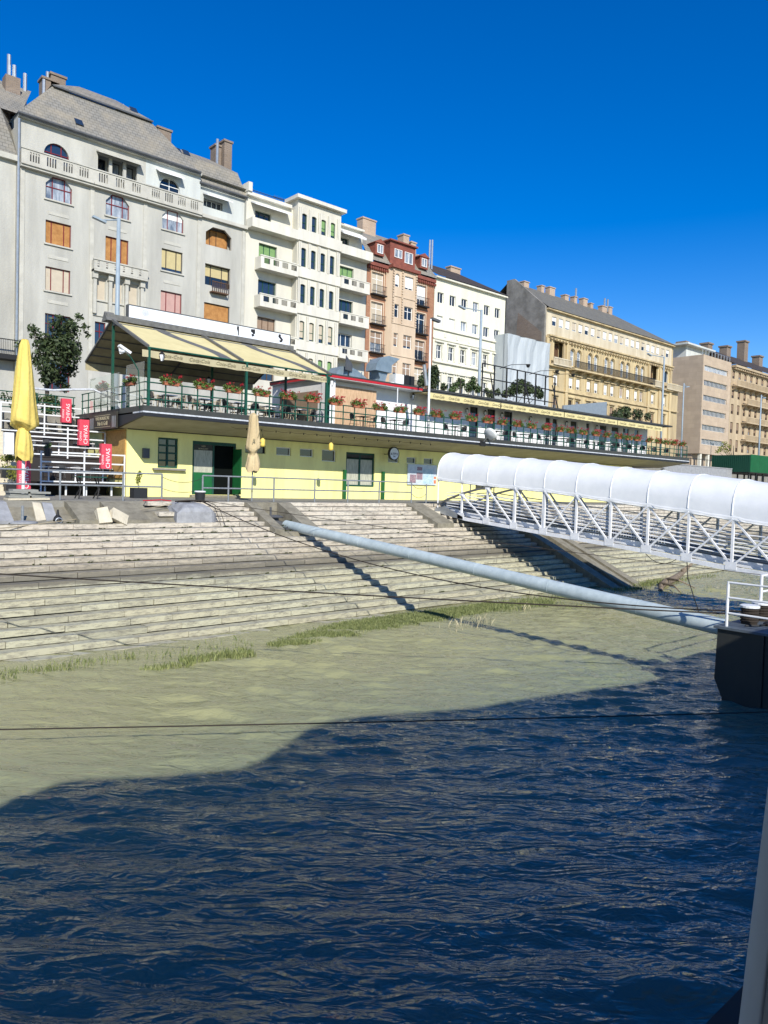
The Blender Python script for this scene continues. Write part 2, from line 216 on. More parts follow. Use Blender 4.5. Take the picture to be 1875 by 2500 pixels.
    def build(s, name, mats, parent=None, smooth=False, kind=None, off=None):
        me = bpy.data.meshes.new(name); of = Vector(off) if off is not None else (OFF.get(parent.name, Vector((0,0,0))) if parent else Vector((0,0,0)))
        me.from_pydata([(x-of.x, y-of.y, z-of.z) for x, y, z in s.v] if of.length else s.v, [], s.f); ms = mats if isinstance(mats, (list, tuple)) else [mats]
        for q in ms: me.materials.append(M[q] if isinstance(q, str) else q)
        if len(ms) > 1: me.polygons.foreach_set('material_index', s.m)
        if smooth: me.polygons.foreach_set('use_smooth', [True]*len(me.polygons))
        o = bpy.data.objects.new(name, me); COL.objects.link(o); OFF[o.name] = of
        if parent: o.parent = parent
        else: o.location = of
        if kind: o['kind'] = kind
        return o
def _builds(s, name, mats, parent=None, **kw):   # every connected piece an object of its own
    par = list(range(len(s.v)))
    def fi(a):
        while par[a] != a: par[a] = par[par[a]]; a = par[a]
        return a
    for q in s.f:
        for i in q[1:]: par[fi(i)] = fi(q[0])
    gr = {}
    for q, mi in zip(s.f, s.m): gr.setdefault(fi(q[0]), []).append((q, mi))
    out = []
    for fs in gr.values():
        ids = sorted({i for q, _ in fs for i in q}); mp = {i: k for k, i in enumerate(ids)}; b = MB(); b.add([s.v[i] for i in ids], [tuple(mp[i] for i in q) for q, _ in fs]); out.append(b.build(name, mats, parent, **kw))
    return out
MB.builds = _builds
def thing(name, label, cat, loc=(0,0,0), group=None, rz=0):
    o = bpy.data.objects.new(name, None); COL.objects.link(o); o.location = loc; o.rotation_euler.z = rz; o.empty_display_size = .3
    o['label'] = label; o['category'] = cat; OFF[o.name] = Vector(loc)
    if group: o['group'] = group
    return o
def tag(o, label, cat, group=None):
    o['label'] = label; o['category'] = cat
    if group: o['group'] = group
    return o
def dup(o, loc=None, label=None, rz=None, parent=None, sc=None):
    c = o.copy(); COL.objects.link(c)
    if parent: c.parent = parent
    if loc is not None: c.location = loc
    if rz is not None: c.rotation_euler.z = rz
    if sc is not None: c.scale = (sc, sc, sc)
    if label: c['label'] = label
    for ch in list(o.children): dup(ch, parent=c)
    return c
ORD = 'first second third fourth fifth sixth seventh eighth ninth tenth eleventh twelfth thirteenth fourteenth fifteenth sixteenth seventeenth eighteenth nineteenth twentieth'.split()
def nth(i):
    if i < 20: return ORD[i]
    t = {2: 'twenty', 3: 'thirty', 4: 'forty'}[(i+1)//10]; u = (i+1) % 10
    return t+'-'+ORD[u-1] if u else {3: 'thirtieth', 4: 'fortieth'}[(i+1)//10]
def U(a, n, step, w_): return [(a+i*step, a+i*step+w_) for i in range(n)]

# facade: a front wall facing the river with real openings and reveals
def facade(mb, x0, x1, z0, z1, Y, holes, dep=.22, mi=0, rmi=None):
    rmi = mi if rmi is None else rmi
    hs = [h for h in holes if h[0] < x1 and h[1] > x0 and h[2] < z1 and h[3] > z0]
    xs = sorted({x0, x1, *[h[0] for h in hs], *[h[1] for h in hs]}); zs = sorted({z0, z1, *[h[2] for h in hs], *[h[3] for h in hs]})
    xs = [x for x in xs if x0 <= x <= x1]; zs = [z for z in zs if z0 <= z <= z1]
    for a, b in zip(xs, xs[1:]):
        run = None
        for c, d in zip(zs, zs[1:]):
            xm, zm = (a+b)/2, (c+d)/2
            if any(h[0] < xm < h[1] and h[2] < zm < h[3] for h in hs):
                if run is not None: mb.quad((a,Y,run),(b,Y,run),(b,Y,c),(a,Y,c), mi); run = None
            elif run is None: run = c
        if run is not None: mb.quad((a,Y,run),(b,Y,run),(b,Y,z1),(a,Y,z1), mi)
    for h in hs:
        a, b, c, d = h[:4]; e = Y+dep; sh = h[4] if len(h) > 4 else None
        mb.quad((a,Y,c),(a,Y,d),(a,e,d),(a,e,c), rmi); mb.quad((b,Y,c),(b,e,c),(b,e,d),(b,Y,d), rmi); mb.quad((a,Y,c),(a,e,c),(b,e,c),(b,Y,c), rmi); mb.quad((a,Y,d),(b,Y,d),(b,e,d),(a,e,d), rmi)
        if sh == 'cham':
            q, r = (b-a)*.27, (d-c)*.34
            for x, t in ((a, 1), (b, -1)): mb.prism([(x,Y,d-r),(x+t*q,Y,d),(x,Y,d)] if t > 0 else [(x,Y,d-r),(x,Y,d),(x+t*q,Y,d)], (0,dep-.03,0), mi)
        if sh in ('arch', 'seg'):
            r = (b-a)/2; rz = min(r, (d-c)*.6) if sh == 'arch' else .16
            for t in (1, -1):
                pts = [((a+b)/2-t*r*math.cos(g), Y, d-rz+rz*math.sin(g)) for g in np.linspace(0, math.pi/2, 7)]+[((a if t > 0 else b), Y, d)]
                mb.prism(pts if t > 0 else pts[::-1], (0,dep-.03,0), mi)
WR = random.Random(17)
def window(par, x0, x1, z0, z1, Y, fr='frame_white', nx=2, tr=None, blind=None, bf=1.0, rec=.2, glass='glass', sill=None, fw_=.06, kids=True, name='window', crop=0):
    y = Y+rec; f = MB(); W_ = fw_
    f.box(x0, x0+W_, y-.06, y-.002, z0, z1); f.box(x1-W_, x1, y-.06, y-.002, z0, z1); f.box(x0+W_, x1-W_, y-.06, y-.002, z0, z0+W_); f.box(x0+W_, x1-W_, y-.06, y-.002, z1-W_, z1)
    mull = [x0+(x1-x0)*(i+1)/nx for i in range(nx-1)] if isinstance(nx, int) else [x0+(x1-x0)*t for t in nx]
    for x in mull: f.box(x-W_*.55, x+W_*.55, y-.055, y-.003, z0+W_, z1-W_)
    if tr:
        for t in (tr if isinstance(tr, (list, tuple)) else [tr]):
            z = z0+(z1-z0)*t; xx = [x0+W_]+sum([[x-W_*.55, x+W_*.55] for x in mull], [])+[x1-W_]
            for i in range(0, len(xx), 2): f.box(xx[i], xx[i+1], y-.05, y-.004, z-W_*.5, z+W_*.5)
    o = f.build(name, fr, par)
    if glass == 'glass': glass = WR.choice(['glass','glass','glass_blue','curtain_pane'])
    MB().quad((x0,y,z0),(x1,y,z0),(x1,y,z1),(x0,y,z1)).build('pane', glass, o)
    if blind:
        bf *= WR.uniform(.9, 1) if bf < 1 else 1; zb = z1-W_-(z1-z0-2*W_)*bf; b = MB(); xx = [x0+W_]+sum([[x-W_*.55, x+W_*.55] for x in mull], [])+[x1-W_]
        for i in range(0, len(xx), 2):
            b.box(xx[i]+.004, xx[i+1]-.004, y-.03, y-.006, zb, z1-W_-.003)
        b.build('blind', blind, o)
    if sill: MB().box(x0-.12, x1+.12, Y-.12, Y-.003, z0-.12, z0-.01).build('sill', sill, o)
    return o
def lace(n, a, b, sag, k=14): return [tuple(Vector(a).lerp(Vector(b), i/k)-Vector((0,0,sag*4*(i/k)*(1-i/k)))) for i in range(k+1)]
def at(px, py, Y=None, Z=None, X=None):   # a point of the photograph put on a real plane of the place
    d = fw+rt*((px-937.5)/1800)-up*((py-1250)/1800); o = Vector((0,0,5))
    t = Y/d.y if Y is not None else ((Z-5)/d.z if Z is not None else X/d.x)
    return o+d*t
# ================================================================== SETTING
def waves(x, y):
    g = np.random.default_rng(3); z = np.zeros_like(x)
    for i in range(46):
        lam = 0.22*math.exp(g.uniform(0, 1.9)); th = R(49)+g.normal()*R(20); k = 2*math.pi/lam; s = .19*math.sqrt(2/46)*(1.25 if lam > .5 else .9)
        ph = k*(x*math.cos(th)+y*math.sin(th))+g.uniform(0, 6.28)
        z += s/k*(np.cos(ph)+.32*np.cos(2*ph)+.1*np.cos(3*ph))
    am = .75+.45*np.sin(.35*x+1.1+.9*np.sin(.23*y))*np.sin(.41*y-.17*x)
    return z*am
xs = [-3.0]
while xs[-1] < 75: xs.append(xs[-1]+max(.05, .0030*xs[-1]))
xs = np.array(xs); ys = np.arange(.6, 22.2, .05); GX, GY = np.meshgrid(xs, ys); GZ = waves(GX, GY)
fade = np.clip((22.0-GY)/3.5, .25, 1); GZ *= fade
me = bpy.data.meshes.new('water'); nx, ny = len(xs), len(ys); vv = np.stack([GX, GY, GZ], -1).reshape(-1, 3)
idx = np.arange(nx*ny).reshape(ny, nx); ff = np.stack([idx[:-1,:-1], idx[:-1,1:], idx[1:,1:], idx[1:,:-1]], -1).reshape(-1, 4)
ext = np.array([(-400,-400,-.13),(600,-400,-.13),(600,21.5,-.13),(-400,21.5,-.13)], float); vv = np.vstack([vv, ext]); b = nx*ny; ff = np.vstack([ff, [[b,b+1,b+2,b+3]]])
me.vertices.add(len(vv)); me.vertices.foreach_set('co', vv.ravel()); me.loops.add(ff.size); me.loops.foreach_set('vertex_index', ff.ravel()); me.polygons.add(len(ff))
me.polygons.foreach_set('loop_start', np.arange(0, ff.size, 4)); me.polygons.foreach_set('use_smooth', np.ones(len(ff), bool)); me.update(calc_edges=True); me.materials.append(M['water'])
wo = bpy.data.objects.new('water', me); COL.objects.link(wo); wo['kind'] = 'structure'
# stone steps down to the river: block by block
SH, SD, Y0, PZ = .2025, .44, 29.8, 4.05
def stepz(y): return PZ-SH*(math.floor((Y0-y)/SD)+1)
mb = MB(); rg = random.Random(11); NX0, NX1 = at(671.6, 1325.9, Y=27.16).x, at(781, 1325, Y=27.16).x
for i in range(23):
    z, y = PZ-SH*i, Y0-SD*i; x = -16-rg.random()
    while x < 150:
        L = rg.uniform(1.1, 2.1)*(1 if x < 60 else 1.6); a, b = x, x+L; x += L
        if i < 4 and a < 12.6: continue
        if i < 7 and b > NX0 and a < NX1:
            if a < NX0-.2: b = NX0
            elif b > NX1+.2: a = NX1
            else: continue
        lo = i > 13
        mb.obox(((a+b)/2+rg.uniform(-.004,.004), y+.24+rg.uniform(-.016,.016)*(1.5 if lo else 1), z-.092+rg.uniform(-.006,.006)*(2 if lo else 1)), (L if b-a == L else b-a, .48, .176), rz=rg.uniform(-.004,.004)*(2 if lo else 1), rx=rg.uniform(-.012,.012))
        v = mb.v[-8:]; g = .009; cx = (a+b)/2
        mb.v[-8:] = [(p[0]+(g if p[0] < cx else -g), p[1], p[2]) for p in v]
mb.build('quay_steps', 'quay_stone', kind='structure')
mb = MB(); n0 = 22
for xa_, xb_ in ((-17, NX0+.05), (NX1-.05, 151)): mb.prism([(xa_, Y0+.03, PZ-.26), (xa_, Y0-SD*n0+.03, PZ-SH*n0-.26), (xa_, 34, -1)], (xb_-xa_, 0, 0))
mb.prism([(NX0+.05, 27.1, 2.2), (NX0+.05, Y0-SD*n0+.03, PZ-SH*n0-.26), (NX0+.05, 29.6, -1)], (NX1-NX0-.1, 0, 0))
core = mb.build('quay_core', 'concrete', kind='structure')
# the core is cut back where the boom niche sits: only the promenade body stands there
mb = MB().box(-17, 151, Y0+.42, 44.2, -.5, PZ-.006); mb.box(-17, 12.6, Y0+.1, Y0+.43, 3.2, PZ-.012)
mb.build('promenade', 'paving', kind='structure')
MB().box(-60, 420, 44.2, 320, -.5, 8.45).build('upper_road', 'paving', kind='structure')
# ledge under the left railing
mb = MB(); mb.box(-16, 12.62, Y0-SD*3.9, Y0+.2, 2.6, 3.25); mb.build('stone_ledge', 'concrete', kind='structure')
# ================================================================== TOWN HOUSES
def T0(name, x, label, cat='building', y=60): return thing(name, label, cat, (x, y, 8.4))
GR = T0('apartment_building', 25.7, 'tall grey stucco apartment house with slate mansard roof, stone balustrade and dark red window frames')
gx0, gx1 = 16.0, 35.4
H = []; Wn = []   # openings and their windows
def W_(h, **k): H.append(h); Wn.append((h, k))
W_((18.0,19.95,26.1,27.85,'cham'), nx=(.27,.73), tr=.55, fr='frame_red', glass='curtain_pane', sill='grey_trim')
W_((18.03,19.92,22.75,24.5), nx=(.24,.73), fr='frame_red', blind='blind_orange', sill='grey_trim')
W_((18.05,19.9,19.2,21.0), nx=(.24,.74), fr='frame_red', blind='blind_beige', sill='grey_trim')
W_((18.07,19.95,15.6,17.45), nx=3, tr=.6, fr='frame_red', glass='glass_blue', sill='grey_trim')
W_((18.07,19.95,11.6,14.0), nx=3, tr=.6, fr='frame_red', glass='glass_blue')
W_((17.85,19.7,28.4,30.38,'arch'), nx=(.3,.7), tr=.62, fr='frame_red')
W_((22.58,24.5,26.05,27.8,'cham'), nx=(.27,.73), tr=.55, fr='frame_red', glass='curtain_pane', sill='grey_trim')
W_((22.6,24.48,22.2,24.4), nx=(.27,.7), fr='frame_red', blind='blind_orange', bf=.96)
for a, b in ((21.85,22.7),(23.2,24.06),(24.53,25.35)):
    W_((a,b,19.2,21.0), nx=1, fr='grey_trim', blind='blind_beige', sill='grey_trim'); W_((a,b,15.6,17.45), nx=2, tr=.6, fr='frame_red', glass='glass_blue')
for a in (21.9,23.05,24.2): W_((a,a+.9,28.4,30.62), nx=1, fr='frame_dark', rec=.9)
W_((27.35,29.28,26.15,27.85,'cham'), nx=(.27,.73), fr='frame_red', blind='blind_white', bf=.48, glass='curtain_pane', sill='grey_trim')
W_((27.35,29.25,22.7,24.52), nx=(.24,.72), fr='frame_dark', blind='blind_yellow', bf=.9, sill='grey_trim')
W_((27.33,29.24,19.2,21.0), nx=(.28,.72), fr='frame_red', blind='blind_pink'); W_((27.3,29.24,15.6,17.4), nx=3, tr=.6, fr='frame_red', glass='glass_blue')
W_((27.05,28.9,28.4,30.47,'arch'), nx=2, tr=.7, fr='white_paint')
W_((31.4,33.95,25.8,27.45,'cham'), nx=(.3,.55,), fr='frame_brown', blind='blind_orange', rec=.8)
W_((31.4,33.9,22.3,24.15), nx=(.28,.72), fr='frame_dark', blind='blind_yellow', bf=.55, rec=.4)
W_((31.37,33.9,18.5,20.75), nx=1, fr='frame_dark', blind='blind_orange'); W_((31.4,33.9,14.8,16.8), nx=3, fr='frame_red', glass='glass_blue')
W_((31.3,33.2,29.2,29.9), nx=4, fr='white_paint', glass='glass_blue', rec=.4)
mb = MB(); facade(mb, gx0, 30.8, 9, 28.1, 60, H, .25); facade(mb, gx0, 25.85, 28.1, 31.7, 60, H, .25); facade(mb, 25.85, 30.8, 28.1, 31.7, 60, H, .25, mi=1); facade(mb, 30.8, gx1, 9, 28.3, 60.002, H, .25); facade(mb, 30.8, gx1, 28.3, 31.0, 60.35, [(a, b, c, d) for a, b, c, d, *_ in H if c > 29.1 and a > 31], .25, mi=1)
mb.box(gx0, gx1, 61.0, 74, 8.4, 31); mb.quad((gx0,60,8.4),(gx0,61,8.4),(gx0,61,31.7),(gx0,60,31.7)); mb.quad((gx1,60,8.4),(gx1,61,8.4),(gx1,61,31),(gx1,60,31))
mb.quad((gx0,60,31.7),(gx1,60,31.7),(gx1,61,31.7),(gx0,61,31.7)); mb.quad((30.8,60,28.3),(gx1,60,28.3),(gx1,61,28.3),(30.8,61,28.3))
mb.build('wall', ['grey_stucco','white_attic'], GR)
for h, k in Wn: window(GR, *h[:4], (60.35 if (h[2] > 29.1 and h[0] > 31) else 60), **k)
tr = MB()
for a, b in ((16.15,21.5),(21.5,25.8),(25.8,30.8)):
    tr.box(a, b-.02, 59.62, 59.998, 27.87, 28.03); tr.box(a, b-.03, 59.5, 59.997, 28.03, 28.16)
tr.box(30.85, gx1+.05, 59.7, 59.995, 28.0, 28.28)
for x in (16.35, 21.5, 25.85, 30.75, 35.2): tr.box(x-.16, x+.16, 59.93, 59.996, 9, 27.86)
tr.box(21.6, 25.7, 59.9, 59.994, 17.9, 18.05); tr.box(gx0, 30.8, 59.75, 59.993, 31.45, 31.66)
for x in (18.98, 23.55, 28.3): 
    for z in (25.2, 21.9, 18.5): tr.box(x-.75, x+.75, 59.965, 59.992, z-.25, z)
tr.build('cornice', 'grey_trim', GR)
bl = MB(); hb = []
for a, b in ((16.55,21.35),(21.65,25.7),(26.0,30.65)):
    n = int((b-a)/1.05); st = (b-a)/n
    for i in range(n):
        for j in range(4): x = a+i*st+.18+j*.19; hb.append((x, x+.11, 28.3, 28.98))
for i in range(6):
    for j in range(3): hb.append((21.75+i*.68, 21.75+i*.68+.17, 21.62+j*.17, 21.62+j*.17+.1))
facade(bl, 16.15, 30.8, 28.16, 29.12, 59.5, hb, .14); bl.quad((16.15,59.5,29.12),(30.8,59.5,29.12),(30.8,59.66,29.12),(16.15,59.66,29.12)); bl.quad((16.15,59.5,28.16),(16.15,59.66,28.16),(16.15,59.66,29.12),(16.15,59.5,29.12))
bl.box(16.12, 30.83, 59.44, 59.7, 29.12, 29.21); bl.build('balustrade', 'grey_trim', GR)
b2 = MB(); facade(b2, 21.5, 25.9, 21.45, 22.15, 59.35, hb, .1); b2.box(21.5, 25.9, 59.36, 59.99, 21.3, 21.45); b2.box(21.45, 25.95, 59.28, 59.5, 22.15, 22.25); b2.quad((21.5,59.35,21.3),(21.5,60,21.3),(21.5,60,22.15),(21.5,59.35,22.15)); b2.build('balcony', 'grey_trim', GR)
for x in (21.72, 22.96, 24.3, 25.6):
    c = MB(); c.box(x-.13, x+.13, 59.7, 59.99, 18.05, 20.8); c.box(x-.2, x+.2, 59.6, 59.99, 20.8, 21.28); c.build('pilaster', 'grey_trim', GR)
c = MB()
for x in np.arange(31.9, 33.5, .2): c.box(x, x+.05, 59.5, 59.54, 21.75, 22.55)
c.box(31.85, 33.5, 59.48, 60, 21.65, 21.75); c.box(31.85, 33.5, 59.47, 59.56, 22.55, 22.62); c.build('balcony_railing', 'frame_brown', GR)
aw = MB(); aw.prism([(21.75,60,30.95),(21.75,59.3,30.6),(21.75,59.3,30.52),(21.75,60,30.8)], (3.6,0,0)); aw.build('sun_awning', 'grey_trim', GR)
a2 = MB(); a2.prism([(26.7,60,31.0),(26.7,59.3,30.6),(26.7,59.3,30.5),(26.7,60,30.9)], (2.3,0,0)); a2.prism([(31.2,60.3,30.35),(31.2,59.4,29.95),(31.2,59.4,29.85),(31.2,60.3,30.2)], (2.5,0,0)); a2.builds('sun_awning', 'blind_white', GR)
rf = MB(); A = [(15.9,59.7,31.7),(30.6,59.7,31.7),(27.2,62.3,35.7),(19.1,62.3,35.7)]
rf.poly(A); rf.poly([A[1],(30.6,74,31.7),(27.2,71,35.7),A[2]]); rf.poly([A[0],A[3],(19.1,71,35.7),(15.9,74,31.7)])
B_ = [(19.0,62.1,35.75),(27.35,62.1,35.75),(25.6,66,38.3),(22.4,66,38.3)]; rf.poly(B_); rf.poly([B_[1],(27.3,71,35.75),B_[2]]); rf.poly([B_[0],B_[3],(19,71,35.75)])
C_ = [(29.3,60.1,31.0),(35.5,60.1,31.0),(35.1,61.2,33.4),(28.6,61.2,33.4)]; rf.poly(C_); rf.poly([C_[3],C_[2],(33.9,64.5,35.3),(27.4,64.5,35.3)]); rf.poly([C_[1],(35.5,74,31),(33.9,64.5,35.3),C_[2]])
ro = rf.build('roof', 'slate', GR)
g = MB(); g.tube([(15.9,59.55,31.62),(30.6,59.55,31.62)], .11, 8); g.box(19.1, 27.3, 62.0, 62.12, 35.62, 35.74); g.tube([(30.7,59.95,30.95),(35.5,59.95,30.95)], .1, 8); g.build('gutter', 'lead', GR)
g = MB(); g.tube([(16.05,59.85,31.3),(16.02,59.85,8.5)], .09, 8); g.build('downpipe', 'zinc', GR)
for (x, y, z0, z1, s) in ((at(551,352,Y=64).x,64,33.2,at(551,352,Y=64).z,.8),(at(535,365,Y=64.6).x,64.6,33.2,at(535,365,Y=64.6).z,1.3),(at(396,322,Y=66).x,66,34.6,at(396,322,Y=66).z,1.3),(at(138,193,Y=67.5).x,67.5,36,at(138,193,Y=67.5).z,1.2),(at(118,203,Y=67.5).x,67.5,36,at(118,203,Y=67.5).z,1.2)):
    c = MB(); c.box(x-s/2, x+s/2, y-.5, y+.5, z0, z1); c.box(x-s/2-.1, x+s/2+.1, y-.6, y+.6, z1, z1+.18); c.build('chimney', 'old_brick', ro)
for x, y, z, h in ((at(300,262,Y=66.5).x,66.5,37.2,1.2),(at(319,262,Y=66.5).x,66.5,37.0,1.3),(at(531,345,Y=64).x,64,35,at(531,340,Y=64).z-35),(at(116,180,Y=67.3).x,67.3,37.5,at(116,176,Y=67.3).z-37.5),(at(107,195,Y=67).x,67,37,at(107,194,Y=67).z-37)):
    MB().tube([(x,y,z-.5),(x,y,z+h)], .13, 8).build('flue', 'zinc', ro)
s = MB()
for x, y, z in ((20.5,60.35,32.72),(26.2,63.6,36.82),(29.4,61.7,33.8),(30.3,61.9,33.95)): s.obox((x,y-.05,z), (.6,.75,.06), rx=R(50))
s.builds('skylight', 'glass_blue', ro)
# ---- neighbour cut by the left edge
NB = T0('apartment_building', 10, 'grey stucco house with tall slate roof, cut by the left edge of the picture')
mb = MB(); H = [(12.6,14.72,25.6,27.9,'cham'),(12.6,14.62,22.3,24.9),(12.6,14.6,14.9,17.6),(12.6,14.55,11.2,13.7)]; facade(mb, -6, 15.98, 8.4, 28.5, 60.25, H, .22); mb.box(-6, 15.98, 61, 74, 8.4, 28.5); mb.quad((-6,60.25,28.5),(15.98,60.25,28.5),(15.98,61,28.5),(-6,61,28.5))
mb.build('wall', 'grey_stucco', NB); k = MB(); k.box(-6, 15.97, 59.9, 60.248, 28.2, 28.6); k.box(-6, 14.3, 59.2, 60.24, 18.3, 18.55); k.box(-6, 14.2, 59.3, 60.24, 18.55, 21.3); k.box(-6, 14.3, 59.2, 60.24, 21.3, 21.5); k.build('cornice', 'grey_trim', NB)
window(NB, *H[0][:4], 60.25, fr='white_paint', blind='blind_white'); window(NB, *H[1], 60.25, fr='frame_red', blind='blind_orange', bf=.45, nx=3); window(NB, *H[2], 60.25, fr='frame_red', nx=3, tr=.6, glass='glass_blue'); window(NB, *H[3], 60.25, fr='frame_red', nx=3, tr=.6, glass='glass_blue')
r = MB(); r.poly([(-6,60,28.6),(16,60,28.6),(15.2,61.6,32.4),(-6,61.6,32.4)]); r.poly([(-6,61.6,32.4),(16.6,61.6,32.4),(19,67.5,37.2),(-6,67.5,37.2)]); r.poly([(16,60,28.6),(16,74,28.6),(17,67.5,37),(15.2,61.6,32.4)]); ro = r.build('roof', 'slate', NB)
d_ = MB(); d_.box(13.0, 14.3, 59.9, 61.5, 28.7, 31.4); d_.build('dormer', 'white_attic', ro)
c = MB(); c_ = at(27,190,Y=66); c.box(c_.x-.5, c_.x+.6, 65.6, 66.6, 34, c_.z); c.build('chimney', 'old_brick', ro)
for px, py in ((22,134),(35,160),(61,180)): p_ = at(px, py, Y=67.2); MB().tube([(p_.x,67.2,34.5),(p_.x,67.2,p_.z)], .15, 8).build('flue', 'zinc', ro)
r = MB()
for i in range(24): r.box(13.2+i*.12, 13.22+i*.12, 59.3, 59.33, 13.9, 14.9)
r.box(13.1, 16, 59.27, 59.36, 14.9, 14.96); r.box(13.1, 16.0, 59.2, 60.24, 13.5, 13.85); r.build('balcony_railing', 'iron', NB)
# ---- white modernist house
WH = T0('apartment_building', 42.6, 'white modernist apartment house with four-window bays, long balconies and green shutters')
wx0, wx1, bx0, bx1 = 35.42, 49.92, 40.55, 45.75
H = []; Wn = []
for i, (z0, z1) in enumerate(((25.0,27.22),(21.5,23.85),(18.1,20.45),(14.6,17.0))):
    W_((36.82,38.82,z0,z1), nx=3, fr='frame_green' if i < 2 else 'frame_brown', blind=['blind_green',None,'blind_brown',None][i], bf=[1,1,.9,1][i], glass='glass_blue', rec=.3)
    W_((46.22,48.18,z0,z1-.02), nx=3, fr=['frame_green','frame_green','white_paint','frame_green'][i], blind=['blind_green',None,None,None][i], bf=.45, glass='glass_blue', rec=.3)
W_((36.4,38.15,28.3,30.15), nx=3, fr='frame_green', glass='glass_blue', rec=.3); W_((45.9,47.5,28.3,30.1), nx=3, fr='frame_green', glass='glass_blue', rec=.3)
mb = MB(); facade(mb, wx0, wx1, 8.4, 28.3, 60, H, .32); facade(mb, wx0, 49.3, 28.3, 31.2, 60.1, H, .32); mb.box(wx0, wx1, 61, 74, 8.4, 31.2)
mb.quad((wx0,60.1,31.2),(49.3,60.1,31.2),(49.3,61,31.2),(wx0,61,31.2)); mb.quad((wx1,60,8.4),(wx1,61,8.4),(wx1,61,28.3),(wx1,60,28.3)); mb.quad((wx0,60,8.4),(wx0,60,28.3),(wx0,61,28.3),(wx0,61,8.4)); mb.build('wall', 'pale_stucco', WH)
for h, k in Wn: window(WH, *h[:4], 60 if h[2] < 28.2 else 60.1, **k)
BW = []
for zt, hh in ((30.8,1.45),(27.55,1.75),(24.1,1.75),(20.6,1.75),(17.15,1.8)):
    for i in range(4): BW.append((41.0+i*1.145, 41.0+i*1.145+.62, zt-hh, zt+.04, 'seg'))
by = 59.2; mb = MB(); facade(mb, bx0, bx1, 8.4, 32.0, by, BW, .25)
for x in (bx0, bx1): mb.quad((x,by,8.4),(x,61,8.4),(x,61,32),(x,by,32))
mb.quad((bx0,by,32.0),(bx1,by,32.0),(bx1,66,32.0),(bx0,66,32.0)); mb.quad((bx0,61,31),(bx0,66,31),(bx0,66,32),(bx0,61,32)); mb.build('bay', 'pale_stucco', WH)
for j, h in enumerate(BW):
    r_, i = divmod(j, 4); bl_ = {0: [None,None,'blind_green','blind_green'], 3: ['blind_beige']*4, 4: ['blind_beige','blind_beige','blind_green','blind_green']}.get(r_, [None]*4)[i]
    window(WH, *h[:4], by, fr='frame_green', nx=1, tr=.45, blind=bl_, bf=[.95,.95,.82,.9][i], glass='glass_blue')
p = MB()
for zt, hh in ((30.8,1.45),(27.55,1.75),(24.1,1.75),(20.6,1.75),(17.15,1.8)):
    for i in range(5):
        for o in (-.10, .06):
            x = 40.86+i*1.145-.13+o; p.box(x, x+.11, by-.2, by-.002, zt-hh-.1, zt+.5)
p.box(bx0-.05, bx1+.05, by-.2, by-.003, 28.2, 29.25)
for z in (24.75, 21.3, 17.85): p.box(bx0-.02, bx1+.02, by-.15, by-.003, z, z+.95)
p.box(bx0-.35, bx1+.35, by-.45, 61.0, 32.02, 32.35); p.builds('pilaster_frame', 'pale_trim', WH)
for (a, b, zt) in ((36.4,bx0-.002,25.72),(36.4,bx0-.002,22.25),(bx1+.002,49.5,25.75),(bx1+.002,49.5,22.25),(bx1+.002,49.5,18.8),(36.4,bx0-.002,18.8)):
    q = MB(); hb = [(x, x+.62, zt-.62, zt-.12) for x in np.arange(a+.35, b-.7, 1.0)]; facade(q, a, b, zt-.75, zt, 58.9, hb, .08); q.box(a, b, 58.9, 59.998, zt-1.1, zt-.752); q.quad((a,58.9,zt-.75),(a,60,zt-.75),(a,60,zt),(a,58.9,zt)); q.quad((b,58.9,zt-.75),(b,58.9,zt),(b,60,zt),(b,60,zt-.75)); q.box(a-.03, b+.001, 58.85, 59.05, zt, zt+.09)
    qb = q.build('balcony', 'pale_trim', WH); s = MB()
    for h in hb:
        s = MB()
        for x in np.arange(h[0]+.04, h[1], .09): s.box(x, x+.03, 58.93, 58.96, h[2], h[3])
        s.build('balcony_railing', 'iron', qb)
q = MB(); q.box(35.44, bx0-.004, 58.95, 59.99, 28.15, 29.0); q.box(bx1+.004, 49.85, 58.95, 59.99, 28.1, 29.0); q.builds('parapet', 'pale_trim', WH)
q = MB(); q.box(wx0, bx0-.3, 59.75, 61, 31.2, 31.5); q.box(bx1+.36, 49.3, 59.75, 61, 31.2, 31.4); q.box(wx0-.05, wx0+.35, 59.6, 61, 31.5, 32.3); q.builds('cornice', 'pale_trim', WH)
s = MB(); s.prism([(35.9,60.05,30.85),(35.9,59.2,30.45),(35.9,59.2,30.3),(35.9,60.05,30.7)], (4.0,0,0)); s.prism([(45.95,60.05,30.9),(45.95,59.0,30.3),(45.95,59.0,30.1),(45.95,60.05,30.75)], (3.0,0,0)); s.builds('sun_awning', 'blind_white', WH)
s = MB()
for x in np.arange(36, 41.5, .16): s.tube([(x,62.5,32.2),(x,62.5,33.0)], .016, 4)
for x in np.arange(40.5, 43.5, .2): s.tube([(x,63.5,32.4),(x+.1,63.5,33.6)], .016, 4)
for z in (32.3, 32.9): s.tube([(36,62.5,z),(41.4,62.5,z)], .025, 4); s.tube([(40.5,63.5,z+.5),(43.6,63.5,z+.6)], .025, 4)
s.build('roof_railing', 'iron', WH); c = MB(); c.box(46.9, 48.3, 62.5, 63.3, 30.9, 32.3); c.build('chimney', 'old_brick', WH); MB().tube([(48.2,62.6,32),(48.2,62.6,33.4)], .12, 6).build('flue', 'zinc', WH)
